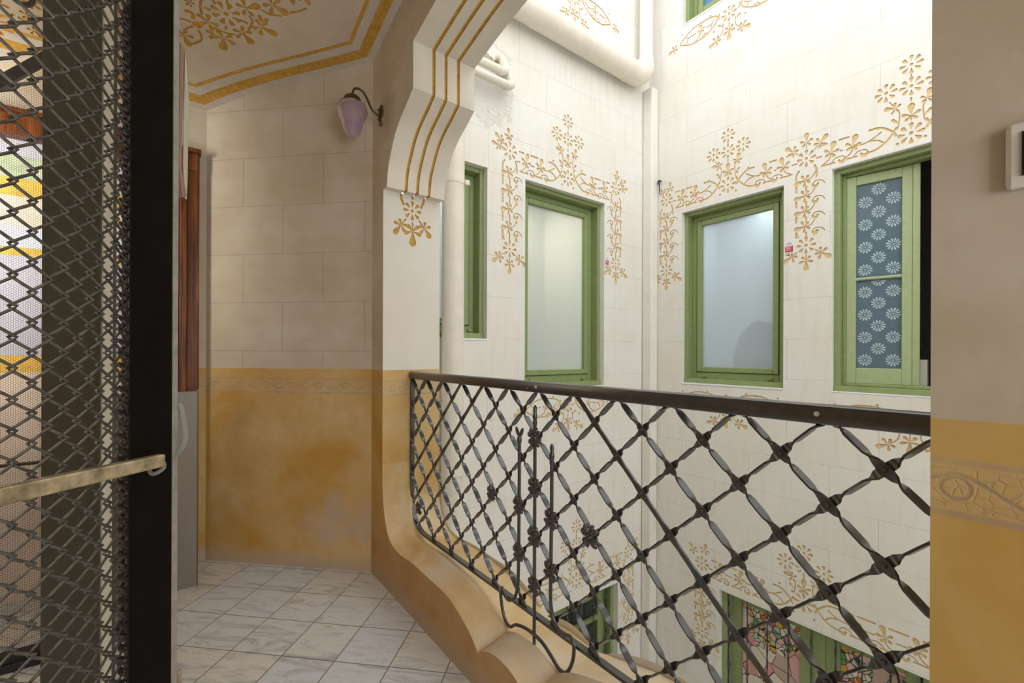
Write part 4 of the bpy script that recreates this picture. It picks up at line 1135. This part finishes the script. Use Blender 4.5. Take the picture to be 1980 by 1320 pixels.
# door with coloured glass in the left wall
M['panelA'] = flat('lilac grey glass', (.62, .61, .72), .18, 0, .06, 8)
M['panelB'] = flat('amber glass', (.85, .55, .12), .15, 0, .18, 25)
M['panelC'] = flat('cream glass', (.86, .76, .62), .2, 0, .10, 12)
M['panelD'] = flat('pale green glass', (.55, .66, .45), .15, 0, .18, 25)
M['panelE'] = flat('white blue glass', (.72, .80, .92), .15, 0, .06, 12)
M['marblepink'] = flat('pink veined cream marble', (.84, .70, .58), .3, 0, .14, 5)
d1 = tag(empty('door_1', fL @ Matrix.Translation((-.55, 0, 0))), 'dark varnished wooden door case with coloured glass panels behind the lift cage', 'door', kind='structure')
def dpart(n, bm, m, smooth=None, label=None): return tpart(n, bm, m, d1, fL, smooth, label)
bm = bmesh.new()
for x0, x1, y in ((.060, .118, -.052), (.028, .062, -.072), (-.008, .030, -.046), (-.045, -.006, -.026)):
    box(bm, x0, x1, y, .02, 0, 2.30 + (.012 if y < -.06 else 0), 0, .006)
dpart('door_jamb', bm, 'wood')
bm = bmesh.new(); box(bm, -1.20, .118, -.06, .04, 2.215, 2.315, 0, .01); box(bm, -1.22, .126, -.082, .02, 2.312, 2.334, 0, .006); dpart('lintel', bm, 'wood')
bm = bmesh.new(); box(bm, -1.20, -1.12, -.05, .02, 0, 2.23, 0, .008); box(bm, -.47, -.30, -.01, .05, 0, 2.23, 0, .006); dpart('mullion', bm, 'wood')
zb = [(2.14, 2.29, 'panelA', 'transom_pane'), (2.03, 2.14, 'panelD', 'transom_pane'), (1.945, 2.03, 'panelB', 'transom_pane'), (1.80, 1.945, 'panelC', 'transom_pane'), (1.70, 1.80, 'panelE', 'transom_pane'), (1.66, 1.70, 'panelB', 'transom_pane'), (1.18, 1.66, 'panelA', 'door_pane'), (1.10, 1.18, 'panelB', 'brass_rail'), (-.05, 1.10, 'marblepink', 'door_panel')]
for a, b, m, n in zb:
    bm = bmesh.new(); box(bm, -1.12, -.04, .02, .035, a, b, 0, .002); dpart(n, bm, m)
# grey sheet metal screen in front of the door case
ca = Vector((-1.905, 2.056, 0)); cb_ = ca - Vector((S, S, 0)) * .30
fS = FA.copy(); fS.translation = ca
bm = bmesh.new(); box(bm, -.32, 0, 0, .006, 0, .995); box(bm, -.006, 0, -.0, .045, 0, 1.005); box(bm, -.32, 0, 0, .03, .993, .999)
tag(mesh_obj('metal_screen', bm, ['sheet'], matrix=fS), 'brown grey sheet metal screen standing before the wooden door case', 'screen')

# expanded metal screen of the lift shaft
fH = frameA(2.49)
t = thing('mesh_screen', 'fine hexagonal expanded metal screen of the lift shaft', 'screen', fH @ Matrix.Translation((-.4, 0, 0)))
bm = bmesh.new(); P_ = .0128; hw = .0011
def top_line(x): return 2.62 if x > -.34 else 2.05 + (x + .62) * .74 / .28 * .52
r_ = 0; z = .06
while z < 2.6:
    x = -.62 + (P_ / 2 if r_ % 2 else 0)
    while x < -.17:
        if z < top_line(x):
            h_ = P_ * .36
            for (ax, az), (bx, bz) in (((x, z), (x + P_ * .30, z)), ((x + P_ * .30, z), (x + P_ * .5, z + h_)), ((x, z), (x - P_ * .2, z + h_))):
                d = Vector((bx - ax, 0, bz - az)).normalized(); nn_ = Vector((-d.z, 0, d.x)) * hw / 2
                A0, B0 = Vector((ax, 0, az)), Vector((bx, 0, bz))
                bm.faces.new([bm.verts.new(q) for q in (A0 - nn_, B0 - nn_, B0 + nn_, A0 + nn_)])
        x += P_
    z += P_ * .36; r_ += 1
tpart('expanded_mesh', bm, 'mesh', t, fH)
bm = bmesh.new(); box(bm, -1.0, -.15, -.02, .02, .0, .062, 0, .003); box(bm, -1.0, -.15, -.035, .0, .0, .03, 0, .003); tpart('base_rail', bm, 'black', t, fH)
bm = bmesh.new(); box(bm, -.17, -.145, -.015, .015, 0, 2.65, 0, .003); tpart('side_rail', bm, 'post', t, fH)
bm = bmesh.new(); box(bm, -.70, -.27, -.012, .012, .765, .775); tpart('cross_bar', bm, 'mesh', t, fH)
bm = bmesh.new(); sweep_rect(bm, [(-.66, -.02, 2.02), (-.30, -.02, 2.45)], .02, .035); tpart('diagonal_brace', bm, 'iron', t, fH)
t = thing('iron_scroll', 'black wrought iron scroll at the top left behind the lift cage', 'ironwork', fH @ Matrix.Translation((-.5, 0, 2.6)))
bm = bmesh.new(); cx_ = px(44, -8, NA, 2.49); lx, lz = cx_.dot(NB), cx_.z
sweep_rect(bm, [(lx + .045 * math.cos(a) * (1 - .06 * a), 0, lz + .045 * math.sin(a) * (1 - .06 * a)) for a in [PI + .25 * i for i in range(24)]], .012, .014); tpart('scroll', bm, 'iron', t, fH)

# broad olive steel column; the cream side strip paints in the light on it
def cm(lat, d): return Matrix.Translation(eye(lat, d, 0)) @ Matrix.Rotation(YAW, 4, 'Z')
mcol = cm(-1.374, 1.30)
t = thing('steel_column', 'broad olive grey steel column with its lit side painted cream inside the lift cage', 'column', mcol)
bm = bmesh.new(); box(bm, 0, .0395, 0, .05, 0, 2.72, 0, .002); box(bm, .0425, .176, -.004, .05, 0, 2.72, 0, .002); tpart('front_plate', bm, 'olive', t, mcol)
bm = bmesh.new(); box(bm, .176, .181, .0, .031, 0, 2.72); tpart('lit_strip', bm, 'litstrip', t, mcol, label='cream strip painting the lit side of the column')

# lift gate: post, woven wire panel, latch bar
gm = cm(0, 0)          # x to the right, y away, seen from the camera foot
t = thing('lift_gate', 'black steel lift gate with woven wire mesh and a brass latch bar', 'gate', cm(-.66, .84))
def gpart(n, bm, m, smooth=None, label=None): return tpart(n, bm, m, t, gm, smooth, label)
PXL = lambda x, d: (x - 990) / FPX * d
bm = bmesh.new(); box(bm, PXL(251, .84), PXL(333, .84), .84, .852, .0, 2.45, 0, .0015); gpart('post', bm, 'post')
bm = bmesh.new(); box(bm, PXL(333, .84) - .0015, PXL(333, .84) + .0012, .8405, .853, .0, 2.45); gpart('lit_edge', bm, 'edge', label='pale edge painting the lit side of the post')  # light on the post's side painted as a pale strip
bm = bmesh.new(); box(bm, PXL(292, .84) - .006, PXL(292, .84) + .006, .852, .90, .0, 2.45, 0, .001); gpart('post_web', bm, 'post')
# plan line of the wire panel
plan = [(-.70, .44, -14)]
st_ = .0232
line = [(-.708, .46)]; ang = -9
segs = [-9] * 9 + [-2] * 2 + [2, 6, 10, 14, 18, 22, 26, 30, 33, 36, 38, 40]
for a in segs:
    x, y = line[-1]; line.append((x - st_ * math.sin(math.radians(a)), y + st_ * math.cos(math.radians(a))))
# slide the line so that it passes the measured place
k0 = min(range(len(line)), key=lambda i: abs(line[i][1] - .68)); dx_ = -.717 - line[k0][0]
line = [(x + dx_, y) for x, y in line]
def pl(s, off=0):
    s = max(0, min(len(line) - 1.0001, s)); i = int(s); f = s - i
    (x0, y0), (x1, y1) = line[i], line[i + 1]; d = Vector((x1 - x0, y1 - y0, 0)).normalized()
    return Vector((x0 + (x1 - x0) * f - d.y * off * -1, y0 + (y1 - y0) * f - d.x * off, 0))
PT = .0452; bm = bmesh.new(); wr = .0024
for i in range(len(line) - 1):
    pts_ = []; n = int(2.2 / (PT / 2)); ph = .5 if i % 2 else 0
    for k in range(n):
        z = .18 + (k + (1 if i % 2 else 0)) * PT / 2
        side = k % 2
        ex = .10
        s_ = i + (1 + ex if side else -ex)
        off = (.0046 if side else -.0046)
        pm = pl(i + .5, .0); pm.z = z - PT / 4
        if k: pts_.append(pl(i + .5 - (.10 if side else -.10), -.0012 if side else .0012) + UZ * (z - PT / 4 - .0015))
        pts_.append(pl(i + (1.02 if side else -.02), off * .2) + UZ * (z - PT * .05))
        pts_.append(pl(s_, off) + UZ * (z + PT * .02))
    tube(bm, pts_, wr, 6)
gpart('wire_mesh', bm, 'wire', 60)
# dense edge binding of the mesh by the post
bm = bmesh.new(); e0 = pl(len(line) - 1.2)
for k in range(100):
    z = .2 + k * PT / 2
    c = Vector((PXL(240, .86), .865, z)); tube(bm, [c + Vector((.008 * math.cos(a), .012 * math.sin(a) , .006 * math.sin(a * 2))) for a in [2 * PI * q / 8 for q in range(9)]], .0030, 5, caps=False)
tube(bm, [Vector((PXL(247, .86), .87, .1)), Vector((PXL(247, .86), .87, 2.3))], .006, 8)
gpart('edge_binding', bm, 'mesh', 60)
# latch bar
fG = Matrix.Identity(4)
bm = bmesh.new()
lb = [(-.712, .30), (-.712, .62), (-.712, .765)]
for (x, y), zt in zip(lb, (1.026, 1.021, 1.017)): pass
box(bm, -.718, -.702, .22, .69, 1.006, 1.032, 0, .003)
for v in bm.verts: v.co.z += (v.co.y - .5) * -.03; v.co.z -= .004 * (v.co.z > 1.02) * (v.co.y > .6)
o = tpart('latch_bar', bm, 'latch', t, fG, None, 'worn gilded latch bar')
bm = bmesh.new()
a_ = PXL(338, .86)
sweep_rect(bm, smooth_path([(a_ - .010, .842, .985), (a_ + .008, .85, 1.0), (a_ + .0185, .858, 1.02), (a_ + .019, .862, 1.045), (a_ + .010, .866, 1.08), (a_ + .003, .868, 1.10)], 4), .012, .003); gpart('latch_hook', bm, 'edge')
bm = bmesh.new(); tube(bm, smooth_path([(a_ - .032, .838, .984), (a_ - .022, .834, .972), (a_ - .008, .838, .978), (a_, .845, .992)], 4), .004, 6); gpart('latch_chain', bm, 'clip')
bm = bmesh.new(); tube(bm, [(a_ + .001, .862, 1.100), (a_ + .001, .862, 1.113)], .0035, 8); gpart('bolt_or_light_dot', bm, 'black')

# lift call panel on the far side of the post
mp_ = cm(PXL(341, 1.0), 1.0)
t2 = thing('call_panel', 'copper and white lift call panel standing out beside the black post', 'panel', mp_)
bm = bmesh.new()
def prism(bm, prof, x0, x1):
    a = [bm.verts.new((x0, y, z)) for y, z in prof]; b = [bm.verts.new((x1, y, z)) for y, z in prof]
    bm.faces.new(a[::-1]); bm.faces.new(b)
    for i in range(len(prof)): bm.faces.new((a[i], a[(i + 1) % len(prof)], b[(i + 1) % len(prof)], b[i]))
def hx(px_, d): return PXL(px_, d) - PXL(341, 1.0)
def at(p, y, d):      # corner seen at picture column p, row y, at distance d
    return Vector((PXL(p, d) - PXL(341, 1.0), d - 1.0, EYE - (y - HY) / FPX * d))
def loft(bm, rows):
    rg = [[bm.verts.new(q) for q in r_] for r_ in rows]
    for a, b in zip(rg, rg[1:]):
        for k in range(len(a)): bm.faces.new((a[k], b[k], b[(k + 1) % len(a)], a[(k + 1) % len(a)]))
    bm.faces.new(rg[0]); bm.faces.new(rg[-1][::-1]); bmesh.ops.recalc_face_normals(bm, faces=bm.faces[:])
bm = bmesh.new()
loft(bm, [[at(310, 84, 1.0), at(347, 86, 1.0), at(354, 96, 1.03), at(330, 96, 1.06)], [at(310, 320, 1.0), at(344, 324, 1.0), at(350, 326, 1.03), at(330, 326, 1.06)],
          [at(310, 384, .99), at(352, 384, .99), at(360, 382, 1.03), at(330, 382, 1.06)]])
tpart('case', bm, 'copper', t2, mp_)
bm = bmesh.new()
loft(bm, [[at(355.5, 103, 1.036), at(357, 103, 1.045), at(357, 104, 1.055), at(353, 104, 1.05)], [at(354.5, 190, 1.036), at(363, 190, 1.10), at(362.5, 190, 1.105), at(353, 190, 1.05)],
          [at(352.5, 322, 1.036), at(361.5, 350, 1.10), at(361, 350, 1.105), at(352, 322, 1.05)], [at(357.5, 386, 1.036), at(360, 388, 1.07), at(359.5, 388, 1.08), at(356, 386, 1.05)]])
tpart('face_plate', bm, 'white', t2, mp_, label='white face plate')
# floor stop
fx = px(345, 1330, UZ, 0)
bm = bmesh.new(); lathe(bm, [(0, .09), (.007, .088), (.0075, .07), (.006, .0), (0, 0)], 10, tuple(px(346, 1345, UZ, 0)))
tag(mesh_obj('door_stop', bm, 'latch', smooth=40), 'small brass door stop on the marble floor at the foot of the black post', 'door stop')
